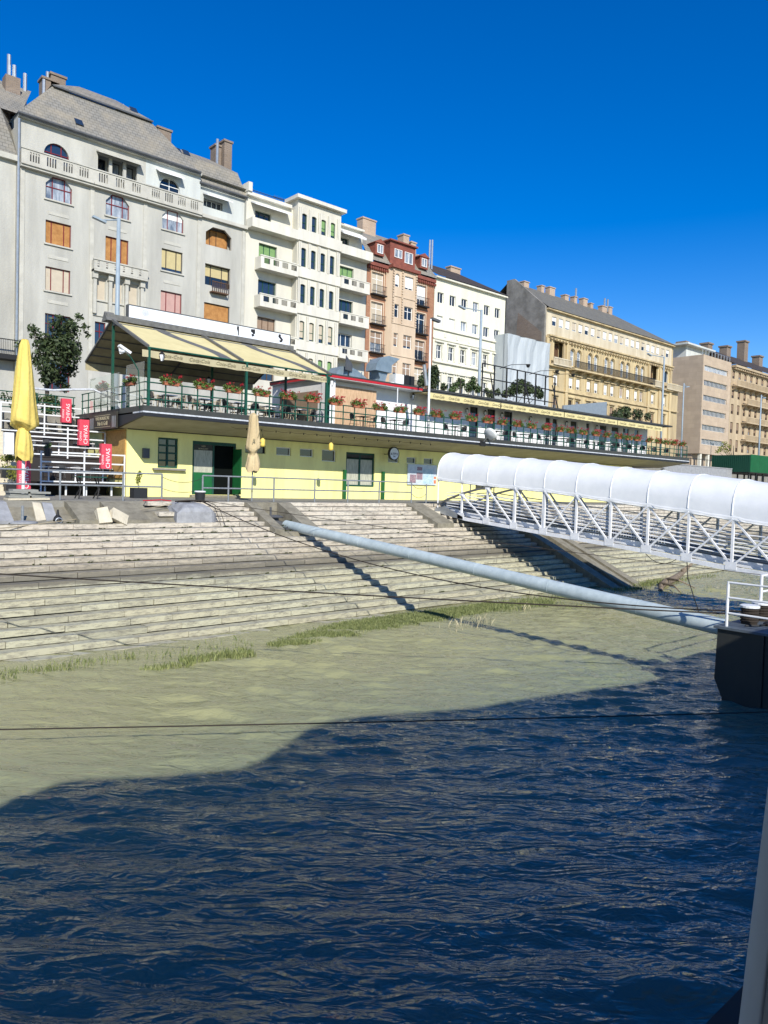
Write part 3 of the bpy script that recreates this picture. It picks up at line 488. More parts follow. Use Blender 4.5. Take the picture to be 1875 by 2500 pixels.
# ---- red brick house with peach bay
RB = T0('apartment_building', 55, 'narrow red brick apartment house with peach oriel bay and grey mansard roof')
rx0, rx1 = 49.96, 59.98; H = []; Wn = []
for i, (z0, z1) in enumerate(((25.3,27.5),(22.2,24.4),(19.2,21.35),(16.0,18.3),(12.8,15))):
    W_((50.62,52.3,z0,z1), nx=2, tr=.7, fr='frame_white', blind=['blind_beige','blind_beige','blind_brown',None,None][i], bf=[1,1,.6,1,1][i]); W_((57.03,58.68,z0,z1), nx=2, tr=.7, fr='frame_white', blind=['blind_white',None,'blind_brown','blind_beige',None][i], bf=[.75,1,.5,1,1][i])
mb = MB(); facade(mb, rx0, rx1, 8.4, 28.3, 60, H, .2); mb.box(rx0, rx1, 61, 74, 8.4, 28.3); mb.quad((rx0,60,28.3),(rx1,60,28.3),(rx1,61,28.3),(rx0,61,28.3)); mb.quad((rx1,60,8.4),(rx1,61,8.4),(rx1,61,28.3),(rx1,60,28.3)); mb.build('wall', 'red_brick', RB)
for h, k in Wn:
    o = window(RB, *h[:4], 60, **k); a, b, c, d = h[:4]; s = MB(); s.box(a-.12, a, 59.95, 59.998, c-.1, d+.12); s.box(b, b+.12, 59.95, 59.998, c-.1, d+.12); s.box(a, b, 59.95, 59.998, d, d+.12); s.build('surround', 'peach', o); s = MB(); s.box(a-.15, b+.15, 59.5, 59.99, c-.25, c-.11); s.build('sill', 'iron', o); s = MB()
    for x in np.arange(a-.1, b+.1, .12): s.box(x, x+.022, 59.55, 59.57, c-.1, c+.75)
    s.box(a-.12, b+.12, 59.53, 59.58, c+.75, c+.79); s.build('balcony_railing', 'iron', o)
y = 59.25; BW = []
for z0, z1 in ((26.35,27.75),(23.1,24.5),(20.0,21.42),(16.9,18.4),(13.5,15)): BW += [(53.3,53.95,z0,z1,'arch' if z0 > 26 else None), (54.72,56.0,z0,z1)]
mb = MB(); facade(mb, 53.0, 56.5, 8.4, 28.3, y, BW, .2); mb.poly([(52.6,60,8.4),(53,y,8.4),(53,y,28.3),(52.6,60,28.3)]); mb.poly([(56.5,y,8.4),(56.9,60,8.4),(56.9,60,28.3),(56.5,y,28.3)]); mb.build('oriel', 'peach', RB)
for j, h in enumerate(BW): window(RB, *h[:4], y, fr='frame_white', nx=1 if j % 2 == 0 else 2, tr=.65, blind=['blind_white',None,'blind_brown','blind_brown',None][j//2], bf=.9)
q = MB()
for x in (53.05, 54.35, 56.4):
    for z in np.arange(22.6, 28.0, .28): q.box(x-.1, x+.1, y-.1, y-.003, z, z+.17)
for z in (25.3, 22.4, 19.0): q.box(52.95, 56.55, y-.07, y-.002, z, z+.14)
q.build('ornament', 'peach', RB)['kind'] = 'stuff'
q = MB(); q.box(rx0, rx1, 59.7, 60.4, 28.1, 28.45); q.box(52.7, 56.8, 58.95, 59.7, 28.25, 28.6); 
for x in np.arange(rx0, rx1, .3): q.box(x, x+.14, 59.7, 59.99, 27.75, 28.0)
q.build('cornice', 'oxide_red', RB)
r = MB(); r.poly([(rx0-.1,59.6,28.6),(rx1+.1,59.6,28.6),(rx1-.6,61.6,31.3),(rx0+.2,61.6,31.3)]); r.poly([(rx0+.2,61.6,31.3),(rx1-.6,61.6,31.3),(rx1-2.2,65,33.6),(rx0+.4,65,33.6)]); r.poly([(rx1+.1,59.6,28.6),(rx1+.1,74,28.6),(rx1-2.2,65,33.6),(rx1-.6,61.6,31.3)]); ro = r.build('roof', 'slate', RB)
d_ = MB(); d_.box(52.9, 56.6, 59.75, 62.5, 28.7, 31.2); d_.box(52.7, 56.8, 59.5, 62.5, 31.2, 31.35)
for x in (51.45, 58.0): d_.box(x-.62, x+.62, 59.75, 61.6, 29.3, 30.55); d_.prism([(x-.8,59.65,30.55),(x+.8,59.65,30.55),(x,59.65,31.0)], (0,2,0))
dm = RB; d_.builds('dormer', 'oxide_red', RB)
for a, b, c, d in ((51.05,51.85,29.5,30.4),(57.6,58.4,29.5,30.4),(53.5,54.6,29.6,30.5),(55.0,56.2,29.3,30.5)): window(dm, a, b, c, d, 59.5, fr='frame_white', nx=2, glass='curtain_pane', rec=.24)
for x, y, z0, z1, s in ((at(895,540,Y=64.5).x,64.5,32,at(895,540,Y=64.5).z,1.9),(at(985,578,Y=64.6).x,64.6,31.5,at(985,578,Y=64.6).z,.9),(at(1003,596,Y=64.6).x,64.6,31,at(1003,596,Y=64.6).z,.8)): 
    c = MB(); c.box(x-s/2, x+s/2, y-.5, y+.5, z0, z1); c.box(x-s/2-.08, x+s/2+.08, y-.58, y+.58, z1, z1+.15); c.build('chimney', 'peach_brick', ro)
for px in (1050,1056): p_ = at(px, 586, Y=62.5); MB().tube([(p_.x,62.5,30.0),(p_.x,62.5,p_.z)], .11, 8).build('flue', 'zinc', ro)
# ---- cream house
CR = T0('apartment_building', 66.3, 'cream house with dark tiled roof, white windows and small pediments')
cx0, cx1 = 60.02, 72.6; H = []; Wn = []
for i in range(6):
    a = 60.53+i*2.02
    W_((a,a+1.02,26.12,27.3), nx=2, fr='frame_white'); W_((a,a+1.02,23.5,24.65), nx=2, fr='frame_white', blind='blind_white' if i < 2 else None); W_((a,a+.95,19.78,21.35), nx=2, tr=.62, fr='frame_white'); W_((a,a+.95,16.2,17.95), nx=2, tr=.6, fr='frame_white', glass='glass_blue'); W_((a,a+.95,12.4,14.4), nx=2, tr=.6, fr='frame_white')
mb = MB(); facade(mb, cx0, cx1, 8.4, 28.8, 60, H, .18); mb.box(cx0, cx1, 61, 73, 8.4, 28.8); mb.quad((cx1,60,8.4),(cx1,61,8.4),(cx1,61,28.8),(cx1,60,28.8)); mb.build('wall', 'cream_stucco', CR)
for h, k in Wn: window(CR, *h[:4], 60, **k)
q = MB(); q.box(cx0, cx1, 59.8, 59.998, 23.05, 23.2); q.box(cx0, cx1, 59.88, 59.997, 21.95, 22.1); q.box(cx0, cx1, 59.75, 59.996, 19.3, 19.45); q.box(cx0, cx1, 59.6, 60.3, 28.8, 29.0)
for i in range(6):
    a = 60.53+i*2.02; q.box(a-.25, a+1.2, 59.75, 59.995, 21.62, 21.78); q.box(a-.18, a-.02, 59.9, 59.994, 19.7, 21.6); q.box(a+.97, a+1.13, 59.9, 59.994, 19.7, 21.6)
    m_ = a+.47; q.prism([(m_-.95,59.8,18.25),(m_+.95,59.8,18.25),(m_+.95,59.8,18.36),(m_,59.8,19.05),(m_-.95,59.8,18.36)], (0,.195,0)); q.box(a-.2, a-.02, 59.9, 59.993, 16.1, 18.24); q.box(a+.97, a+1.15, 59.9, 59.993, 16.1, 18.24); q.box(m_+.85, m_+1.15, 59.93, 59.992, 22.3, 22.75)
q.build('cornice', 'cream_trim', CR)
r = MB(); r.poly([(cx0,59.5,29.02),(cx1+.2,59.5,29.02),(cx1-3.4,66,32.6),(cx0+.3,66,32.6)]); r.poly([(cx1+.2,59.5,29.02),(cx1+.2,73,29.02),(cx1-3.4,66,32.6)]); ro = r.build('roof', 'slate_dark', CR)
for x, z, s in ((63.4,32.95,.9),(69.2,32.9,.9),(61.3,32.7,.5)): c = MB(); c.box(x-s, x+s, 65.5, 66.3, 31.4, z); c.box(x-s-.1, x+s+.1, 65.4, 66.4, z, z+.15); c.build('chimney', 'peach_brick', ro)
# ---- sheeted scaffold in the gap
sx0 = at(1240, 815, Y=58).x; sx1 = at(1343, 833, Y=58).x; SC = thing('scaffold_sheeting', 'pale grey sheeted scaffold filling the gap between cream and ochre houses', 'scaffolding', ((sx0+sx1)/2, 58, 8.45))
mb = MB(); n = 16
for i in range(n):
    for j in range(10):
        f = lambda u, v: (sx0+(sx1-sx0)*u/n, 58-.10*math.sin(u*2.1)*math.sin(v*1.3)-.06*math.sin(u*5.3+v), 8.45+(23.95-8.45)*v/10)
        mb.quad(f(i,j), f(i+1,j), f(i+1,j+1), f(i,j+1))
mb.quad((sx0,58,8.45),(sx0,58,23.95),(sx0,61.5,23.95),(sx0,61.5,8.45)); mb.quad((sx0,58,23.95),(sx1,58,23.95),(sx1,61.5,23.95),(sx0,61.5,23.95)); mb.quad((sx1,58,8.45),(sx1,61.5,8.45),(sx1,61.5,23.95),(sx1,58,23.95)); mb.build('sheet', 'scrim', SC)
q = MB()
for x in np.linspace(sx0, sx1, 5): q.tube([(x,58.5,8.4),(x,58.5,24.0)], .06, 6)
q.build('scaffold_pole', 'galvanised', SC)
# ---- ochre palace
OC = T0('apartment_building', 98, 'long weathered ochre palace with arched windows, iron balcony and bare grey firewall')
ox0, ox1 = 81.15, 115.3; H = []; Wn = []
for i in range(21): W_((82.5+i*1.545, 82.5+i*1.545+1.0, 27.1,28.3), nx=1, fr='frame_white', blind='blind_white' if i % 4 != 3 else 'blind_beige', bf=.9 if i % 5 else .5)
W_((83.1,85.35,22.95,25.15), nx=1, fr='ochre_trim', rec=.9, glass='frame_brown'); W_((108.5,110.9,23.0,25.25), nx=1, fr='ochre_trim', rec=.9, glass='frame_brown'); W_((113.0,114.3,23.0,24.9,'arch'), nx=1, fr='frame_white')
PX = []
for i in range(5): PX += [86.75+i*4.3, 88.35+i*4.3]
for x in PX: W_((x,x+1.05,22.3,24.55,'arch'), nx=1, tr=.6, fr='frame_white', glass='curtain_pane', kids=1)
for x in (83.1, 86.65, 88.4, 91.0, 92.9, 95.4, 97.2, 99.7, 101.6, 103.9, 105.5, 109.0, 112.6):
    W_((x,x+1.1,19.2,20.7), nx=2, fr='frame_white', blind='blind_white' if int(x) % 3 else 'blind_brown', bf=.8); W_((x,x+1.1,15.9,17.6), nx=2, fr='frame_brown', blind='blind_brown' if int(x) % 2 else None, bf=.6)
mb = MB(); facade(mb, ox0, ox1, 8.4, 25.6, 60, H, .25); mb.box(ox0, 117.9, 61.2, 72, 8.4, 29); mb.quad((ox1,60,8.4),(ox1,61.2,8.4),(ox1,61.2,29),(ox1,60,29)); mb.box(ox1+.02, 118, 60.1, 61.3, 8.4, 23.2); mb.build('wall', 'ochre_stucco', OC)
mb = MB(); facade(mb, ox0, ox1, 25.6, 29.1, 60.05, H, .22); mb.build('attic_wall', 'ochre_pale', OC)
for h, k in Wn: k.pop('kids', 0); window(OC, *h[:4], 60, **k)
q = MB(); q.box(ox0+.3, ox1, 59.5, 59.998, 25.55, 25.75); q.box(ox0+.3, ox1, 59.7, 59.997, 25.35, 25.55); q.box(ox0+.2, 86.4, 59.5, 59.996, 21.65, 21.85); q.box(108.4, ox1, 59.5, 59.996, 21.65, 21.85); q.box(ox0+.2, ox1+2.4, 59.75, 59.995, 18.5, 18.65); q.box(ox0, ox1+.2, 59.6, 60.04, 29.0, 29.2)
for x in (81.5, 86.1, 108.1, 111.6, 115.0): q.box(x-.3, x+.3, 59.8, 59.994, 8.5, 25.34)
for x in PX: q.tube([(x+.525-.68*math.cos(t), 59.93, 24.05+.68*math.sin(t)) for t in np.linspace(0, math.pi, 9)], .1, 5); q.box(x-.22, x-.02, 59.88, 59.993, 22.3, 24.0); q.box(x+1.07, x+1.27, 59.88, 59.993, 22.3, 24.0)
for h in H:
    if 15 < h[2] < 20: q.box(h[0]-.2, h[1]+.2, 59.72, 59.99, h[3]+.25, h[3]+.42); q.box(h[0]-.16, h[0]-.01, 59.9, 59.989, h[2], h[3]+.24); q.box(h[1]+.01, h[1]+.16, 59.9, 59.989, h[2], h[3]+.24)
for x in np.arange(82, 115, .7): q.box(x, x+.3, 59.62, 59.995, 25.15, 25.34)
q.build('cornice', 'ochre_trim', OC)
q = MB(); q.box(86.6, 108.3, 58.9, 59.99, 21.62, 21.84)
for x in np.arange(86.9, 108.2, 2.15): q.prism([(x,59.99,21.6),(x,58.95,21.6),(x,59.99,21.0)], (.4,0,0))
bq = q.build('balcony', 'ochre_trim', OC); q = MB()
for x in np.arange(86.6, 108.3, .16): q.box(x, x+.045, 58.93, 58.97, 21.84, 22.85)
q.box(86.6, 108.3, 58.92, 58.98, 22.8, 22.88); q.build('balcony_railing', 'iron', bq)
q = MB()
for a, b in ((82.3,86.3),(108.5,111.4),(113,117.9)):
    q.box(a, b, 59.3, 59.5, 22.7, 22.85); q.box(a, b, 59.3, 59.99, 21.85, 22.0)
    for x in np.arange(a, b, .32): q.box(x, x+.16, 59.33, 59.47, 22.0, 22.7)
q.build('balustrade', 'ochre_pale', OC)
r = MB(); r.poly([(ox0-.02,59.5,29.2),(ox1+.6,59.5,29.2),(107.5,66.5,33.9),(ox0-.02,66.5,33.9)]); r.poly([(ox1+.6,59.5,29.2),(ox1+.6,73,29.2),(107.5,66.5,33.9)]); r.poly([(ox0,66.5,33.9),(107.5,66.5,33.9),(ox1+.6,73,29.2),(ox0,73,29.2)]); ro = r.build('roof', 'slate_far', OC)
f = MB(); f.prism([(ox0-.03,60.0,8.4),(ox0-.03,60.0,29.4),(ox0-.03,65.3,33.9),(ox0-.03,66.6,33.9),(ox0-.03,66.6,8.4)], (-.35,0,0)); f.build('firewall', 'dirty_wall', OC)
f = MB(); f.prism([(ox0-.385,60.4,19),(ox0-.385,60.4,26),(ox0-.385,64.5,29.2),(ox0-.385,65,19)], (-.01,0,0)); f.build('bare_brick', 'old_brick', OC)
for i, x in enumerate((84.5,88.3,90.6,94.3,96.6,99.2,101.0,104.6,106.4,110)): c = MB(); s = (.9,.5,1.1,.7,.5)[i % 5]; z = 34.35+.2*(i % 3) if i < 9 else 32.6; c.box(x-s/2-.1, x+s/2+.1, 66.1, 66.9, z-1.6, z); c.box(x-s/2-.18, x+s/2+.18, 66, 67, z, z+.12); c.build('chimney', 'peach_brick', ro)
for x in (97.0, 105.0, 105.9): MB().tube([(x,66.4,34),(x,66.4,36)], .15, 6).build('flue', 'zinc', ro)
s = MB()
for x in (92.3,93.4,94.6,96.0,97.2,98.5): s.obox((x,60.95,30.12), (.7,.9,.05), rx=R(34))
s.builds('skylight', 'frame_dark', ro)
# ---- stone office block
OF_ = T0('office_block', 132, 'plain travertine office block with six rows of ribbon windows'); H = [(126.9,136.15,z-.95,z) for z in (27.6,25.05,22.45,19.9,17.3,14.8)]
mb = MB(); facade(mb, 126.4, 137.5, 12.2, 29.35, 60, H, .3); mb.quad((126.4,60,12.2),(126.4,68.5,12.2),(126.4,68.5,29.35),(126.4,60,29.35)); mb.quad((126.4,60,29.35),(137.5,60,29.35),(137.5,72,29.35),(126.4,72,29.35)); mb.quad((137.5,60,12.2),(137.5,60,29.35),(137.5,72,29.35),(137.5,72,12.2)); mb.box(126.7, 137.4, 61.5, 72, 8.4, 12.5); mb.build('wall', 'travertine', OF_)
for h in H: window(OF_, *h, 60, fr='frame_white', nx=18, rec=.25)
q = MB()
for x in (127, 130, 133, 136.5): q.box(x, x+.5, 60.1, 60.6, 8.4, 12.2)
q.builds('column', 'cream_trim', OF_); q = MB(); q.box(128, 137, 64, 72, 29.36, 31.6); q.box(126.6, 137.4, 63, 72, 31.6, 31.9); q.build('penthouse', 'white_attic', OF_); q = MB(); q.tube([(126.6,60.3,30.3),(137.4,60.3,30.3)], .05, 5)
for x in np.arange(126.6, 137.5, 1.2): q.tube([(x,60.3,29.36),(x,60.3,30.3)], .04, 5)
q.build('roof_railing', 'zinc', OF_); q = MB(); q.box(131.8, 133.2, 66, 68, 31.9, 33.3); q.build('chimney', 'old_brick', OF_)
# ---- last house
FA = T0('apartment_building', 152, 'sand coloured stone house with rows of balconies on brackets at the right edge'); H = []; Wn = []
for i in range(14):
    x = 138.2+i*2.6
    for z0, z1 in ((26.6,28.0),(23.0,24.5),(20.1,21.9),(16.6,18.6),(13.2,15.4)): W_((x,x+1.1,z0,z1), nx=2, fr='frame_brown', blind='blind_brown', bf=.7)
mb = MB(); facade(mb, 137.7, 178, 8.4, 28.8, 60.05, H, .3); mb.box(137.7, 178, 61, 74, 8.4, 28.8); mb.quad((137.7,60.05,8.4),(137.7,60.05,28.8),(137.7,61,28.8),(137.7,61,8.4)); mb.build('wall', 'far_stone', FA)
for h, k in Wn[:99]: window(FA, *h[:4], 60.05, **k)
q = MB(); q.box(137.7, 178, 59.2, 60.04, 28.6, 29.0)
for x in np.arange(138, 178, .8): q.box(x, x+.35, 59.4, 60.03, 28.25, 28.6)
q.build('cornice', 'far_stone', FA)
for z, a, b in ((25.3,138,178),(22.3,142.7,160),(18.9,142.7,160),(15.5,142.7,160)):
    q = MB(); q.box(a, b, 58.9, 60.03, z-.2, z); q.box(a, b, 58.9, 59.0, z+.85, z+1.0)
    for x in np.arange(a, b, .45): q.box(x, x+.2, 58.9, 59.02, z, z+.85)
    for x in np.arange(a+.3, b, 2.6): q.prism([(x,60.03,z-.21),(x,59.0,z-.21),(x,60.03,z-.9)], (.4,0,0))
    q.build('balcony', 'far_stone', FA)
r = MB(); r.poly([(137.6,59.1,29.05),(178,59.1,29.05),(178,66,33),(137.6,66,33)]); r.poly([(137.6,59.1,29.05),(137.6,66,33),(137.6,74,29)]); ro = r.build('roof', 'slate_dark', FA)
for x, z in ((139.5,33.6),(147.5,34.2),(155.5,36.4),(163,34.4)): c = MB(); c.box(x-.9, x+.9, 65, 66.5, 31, z); c.box(x-1.05, x+1.05, 64.8, 66.7, z, z+.3); c.build('chimney', 'old_brick', ro)
# ================================================================== QUAYSIDE RESTAURANT
RS = thing('restaurant_building', 'low yellow quayside restaurant with green door and long dark edged roof terrace', 'restaurant', (40, 38, PZ))
H = [(17.31,18.47,5.62,7.26),(19.34,22.1,4.2,7.2),(22.7,24.1,6.7,7.15),(24.86,25.94,6.67,7.17),(26.61,27.65,6.67,7.17),(28.32,29.46,6.45,7.2),(30.3,32.8,4.88,7.14),(34.0,35.0,6.62,7.1),(35.76,36.71,6.62,7.07),(37.46,38.42,6.62,7.07),(39.17,40.1,6.62,7.07),(43.15,45.18,4.9,6.3),(48,49.2,6.4,7.1),(52,54,5,6.6),(57,59,5,6.6)]
mb = MB(); facade(mb, 15.58, 66, PZ-.01, 7.7, 38, H, .2); mb.quad((15.58,38,PZ),(15.58,38,8.2),(15.58,44.3,8.2),(15.58,44.3,PZ)); mb.box(15.6, 66, 38.9, 44.25, 4, 8.2); mb.quad((66,38,PZ),(66,44,PZ),(66,44,8.2),(66,38,8.2)); mb.build('wall', 'yellow_wall', RS)
o = window(RS, *H[0], 38, fr='frame_green', nx=2, tr=(.25,.5,.75), rec=.14, fw_=.09); MB().box(17.0, 18.85, 37.75, 37.99, 5.5, 5.6).build('sill', 'dirty_wall', o)
d_ = MB(); d_.box(19.34, 22.1, 38.05, 38.14, 7.02, 7.2); d_.box(19.34, 19.46, 38.05, 38.14, 4.2, 7.02); d_.box(22.0, 22.1, 38.05, 38.14, 4.2, 7.02); d_.box(20.62, 20.72, 38.05, 38.14, 4.2, 7.02); d_.build('door_frame', 'frame_green', RS)
d_ = MB(); d_.box(19.46, 20.62, 38.08, 38.13, 4.22, 5.45); dl = d_.build('door', 'door_green', RS); MB().box(19.46, 20.62, 38.09, 38.12, 5.45, 6.7).build('pane', 'net_curtain', dl); MB().box(19.46, 20.62, 38.085, 38.125, 6.7, 7.02).build('transom', 'sign_black', dl)
MB().text('VÁTI', (20.04, 38.08, 6.92), .12).text('BORÁSZAT', (20.04, 38.08, 6.78), .12).build('lettering', 'sign_gold', dl)
d_ = MB(); d_.box(20.72, 22.0, 38.19, 38.196, 4.2, 7.02); d_.build('doorway', 'doorway_shade', RS); d_ = MB(); d_.obox((21.95,37.6,5.55), (.05,.9,2.6)); d_.build('open_door', 'door_green', RS)  # flat black sheet paints the unlit room behind the open door
for h in H[2:6]: window(RS, *h, 38, fr='frame_white' if h[0] > 24.5 else 'frame_dark', nx=1, rec=.17, fw_=.05)
o = window(RS, *H[6], 38, fr='frame_green', nx=2, tr=.83, rec=.15, fw_=.12, glass='net_curtain', crop=1); MB().box(30.42, 32.68, 38.1, 38.148, 6.75, 7.02).build('transom', 'sign_black', o)
for h in H[7:]: window(RS, *h, 38, fr='frame_white' if h[2] > 6.3 else 'frame_dark', nx=1 if h[1]-h[0] < 1.5 else 2, rec=.17, fw_=.05)
q = MB(); q.box(19.2, 22.3, 37.7, 38.02, PZ, 4.18); q.build('doorstep', 'concrete', RS)
for x in (30.02, 33.38):
    MB().box(x, x+.16, 37.75, 37.95, PZ, 5.95).build('shutter_post', 'door_green', RS)
# terrace slab: dark edge, white stripe, black lip, sloping soffit
tx0, tx1 = 15.06, 71.2
q = MB(); q.box(tx0, tx1, 34.8, 44.25, 8.31, 8.58); q.build('terrace_edge', 'fascia', RS)
q = MB(); q.box(tx0-.015, tx1, 34.77, 36, 8.235, 8.308); q.build('edge_strip', 'fascia_white', RS)
q = MB(); q.prism([(tx0,34.8,8.07),(tx0,34.8,8.233),(tx0,44.2,8.233),(tx0,44.2,7.6),(tx0,38,7.62)], (tx1-tx0,0,0)); q.build('edge_lip', 'fascia_black', RS)
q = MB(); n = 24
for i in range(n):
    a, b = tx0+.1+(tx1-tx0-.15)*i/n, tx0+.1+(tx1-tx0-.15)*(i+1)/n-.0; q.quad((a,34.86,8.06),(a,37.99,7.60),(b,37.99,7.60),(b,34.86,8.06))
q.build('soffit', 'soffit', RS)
q = MB(); q.tube([(15.6,37.95,7.6),(66,37.95,7.6)], .035, 5); q.build('cable_run', 'iron', RS)
q = MB(); q.box(16.42, 16.78, 37.85, 37.99, 6.1, 6.62); q.build('meter_box', 'lead', RS)
q = MB(); q.box(15.5, 15.575, 38.05, 41.2, 5.0, 7.55); q.build('straw_cladding', 'straw', RS)
# upper storey
UH = [(a,b,8.6,11.3) for a, b in ((42.8,43.74),(44.84,45.82),(46.92,47.97),(52.5,53.28),(53.5,54.31),(56.2,57.3),(58.66,59.3),(60.9,62.2),(62.95,64.3),(65.0,66.2),(67.1,68.0))]
mb = MB(); facade(mb, 32.7, 69.6, 8.5, 11.7, 38.5, UH, .15); mb.quad((69.6,38.5,8.5),(69.6,43,8.5),(69.6,43,11.7),(69.6,38.5,11.7)); mb.box(32.75, 69.5, 39.2, 43, 8.6, 11.6); mb.build('upper_wall', 'white_wall', RS)
for a, b, c, d in UH: window(RS, a, b, c, d, 38.5, fr='frame_dark' if a < 50 else 'frame_white', nx=1, tr=.35, glass='glass_blue', rec=.13, name='glass_door')
mb = MB(); mb.box(28.3, 28.95, 37.6, 38.2, 8.58, 11.68); mb.box(28.35, 32.7, 38.2, 44, 8.58, 11.68); mb.build('kitchen_wall', 'white_wall', RS)
mb = MB(); mb.quad((28.33,38.6,9.0),(28.33,38.6,11),(28.33,43,11),(28.33,43,9.0)); mb.build('mural', 'blind_brown', RS)
mb = MB(); mb.box(29.0, 32.75, 37.98, 38.1, 8.58, 11.38)
for i in range(60): x = 29.0+3.72*i/60; mb.tube([(x,37.96,8.6),(x+.01,37.97,11.36)], .028, 4)
mb.build('reed_screen', 'reed', RS)
mb = MB(); mb.box(28.15, 36.4, 37.3, 44, 11.69, 11.85); kr = mb.build('canopy_roof', 'white_paint', RS); mb = MB(); mb.box(28.12, 36.42, 37.265, 37.298, 11.73, 11.88); mb.box(28.115, 28.148, 37.3, 44, 11.73, 11.88); mb.build('red_stripe', 'red_stripe', kr); mb = MB(); mb.box(28.1, 36.45, 37.25, 44, 11.881, 11.97); mb.build('roof_edge', 'roof_felt', kr)
mb = MB(); mb.prism([(36.46,36.5,11.68),(36.46,36.5,11.83),(36.46,44,12.1),(36.46,44,11.78),(36.46,38.6,11.72)], (34.4,0,0)); mb.build('flat_roof', 'roof_felt', RS)
# ---- awnings along the upper wall
LET = MB().text('Coca-Cola', (0,0,0), .27, shear=.35, sx=1.0, ext=.002)
def letter(p, x, y, z, s=1.0, rx=0):
    c, sn = math.cos(rx), math.sin(rx); b = MB(); b.add([(x+a*s, y-.004+(e*c-d*sn)*1, z+(d*c)*s) for a, e, d in LET.v], LET.f); return b.build('lettering', 'letter', p)
for k, (a, b) in enumerate(((36.5,44.1),(44.2,52.4),(52.5,60.75),(60.85,69.0))):
    t = thing('awning', ['cream cafe awning over the lamps, nearest to the red roof edge','cream cafe awning over the three blue doors','cream cafe awning over the double white framed doors','cream cafe awning at the far end of the terrace'][k], 'awning', ((a+b)/2, 37, 11), 'lettered awnings along the white wall')
    m = MB(); m.prism([(a,38.45,11.69),(a,36.62,11.61),(a,36.62,11.585),(a,38.45,11.66)], (b-a,0,0)); m.build('fabric', 'awning', t)
    m = MB(); n = 26
    for i in range(n):
        u, v = a+(b-a)*i/n, a+(b-a)*(i+1)/n; y0, y1 = 36.6-.02*math.sin(i*1.1), 36.6-.02*math.sin((i+1)*1.1); m.quad((u,36.6,11.583),(v,36.6,11.583),(v,y1,11.14+.03*((i+1) % 2)),(u,y0,11.14+.03*(i % 2)))
    m.build('valance', 'awning', t); m = MB(); m.box(a, b, 36.57, 36.65, 11.588, 11.648); m.build('front_bar', 'lead', t)
    for i in range(5): letter(t, a+.8+i*1.6, 36.565, 11.37)
# ---- gabled awning over the left half of the terrace
PG = thing('gabled_awning', 'large gabled beige awning with green posts over the left half of the terrace', 'awning', (21, 38, 8.58))
xa, xb = 15.3, 26.4; rY, rZ, eY, eZ, kY, kZ = 39.7, 13.42, 34.95, 11.42, 43.4, 11.6
for x0, x1 in ((xa+.05,20.52),(20.62,xb)):
    m = MB(); m.quad((x0,eY,eZ),(x1,eY,eZ),(x1+(.35 if x1 > 21 else .1),rY,rZ),(x0+.1,rY,rZ)); m.build('front_fabric', 'awning', PG)
    m = MB(); pts = []
    for i in range(13):
        u = i/12; c = x0+(x1-x0)*(.52+.16*(1-u)-.42*u*0+ .16*math.sin(u*math.pi*2)*.35) + .9*(u-.5)*-1; pts.append((c, u))
    q = lambda x, u: (x, eY+(rY-eY)*u, eZ+(rZ-eZ)*u+.012)
    for (c0, u0), (c1, u1) in zip(pts, pts[1:]): m.quad(q(c0,u0), q(c0+.75,u0), q(c1+.75,u1), q(c1,u1))
    m.build('printed_ribbon', 'awning_frame', PG)
m = MB(); m.quad((xa,kY,kZ),(xa,rY,rZ),(xb+.3,rY,rZ),(xb,kY,kZ)); m.box(xa, xb, kY-.02, kY, kZ-.45, kZ); m.build('rear_fabric', 'awning_dirty', PG)
m = MB(); n = 30
for i in range(n):
    u, v = xa-.3+(xb-xa+.1)*i/n, xa-.3+(xb-xa+.1)*(i+1)/n; m.quad((u,34.9,11.28),(v,34.9,11.28),(v,34.88+.015*math.sin(i+1),10.93+.02*math.sin(i*1.7+1.7)),(u,34.88+.015*math.sin(i),10.93+.02*math.sin(i*1.7)))
m.build('valance', 'awning_dirty', PG)
for i in range(7): letter(PG, 16.5+i*1.52, 34.86, 11.12)
m = MB(); m.box(xa-.3, xb+.55, 39.45, 39.95, 13.42, 13.72); m.prism([(xa-.35,39.3,13.35),(xa-.35,40.1,13.35),(xa-.35,39.7,13.85)], (.5,0,0)); m.box(xa, xb+.3, 39.15, 39.4, 13.1, 13.25); m.build('ridge_beam', 'awning_frame', PG)
for x in (xa, 20.57, xb+.05):
    m = MB(); m.bar((x,eY-.05,eZ+.06),(x+(.3 if x > 25 else 0),rY,rZ+.1), .13, .12); m.build('arm', 'awning_frame', PG); m = MB(); m.bar((x,kY,kZ),(x,rY,rZ-.05), .08, .1); m.build('rear_arm', 'awning_frame', PG)
for f in (.2,.4,.6,.8,.98): m = MB(); y = rY+(kY-rY)*f; z = rZ+(kZ-rZ)*f-.05; m.tube([(xa,y,z),(xb,y,z)], .035, 5); m.build('batten', 'awning_frame', PG)
m = MB(); m.tube([(xa,eY,eZ),(xb+.2,eY,eZ)], .05, 6); m.build('eaves_bar', 'rail_green', PG)
for x, y, z in ((15.37,34.95,eZ),(20.85,34.95,eZ),(26.25,34.95,eZ),(26.9,35.6,11.46),(15.4,39.6,13.3),(21.3,39.6,13.3),(26.5,39.6,13.3),(15.3,37.3,10.0)): m = MB(); m.box(x-.06, x+.06, y-.06, y+.06, 8.58, z); m.build('post', 'rail_green', PG)
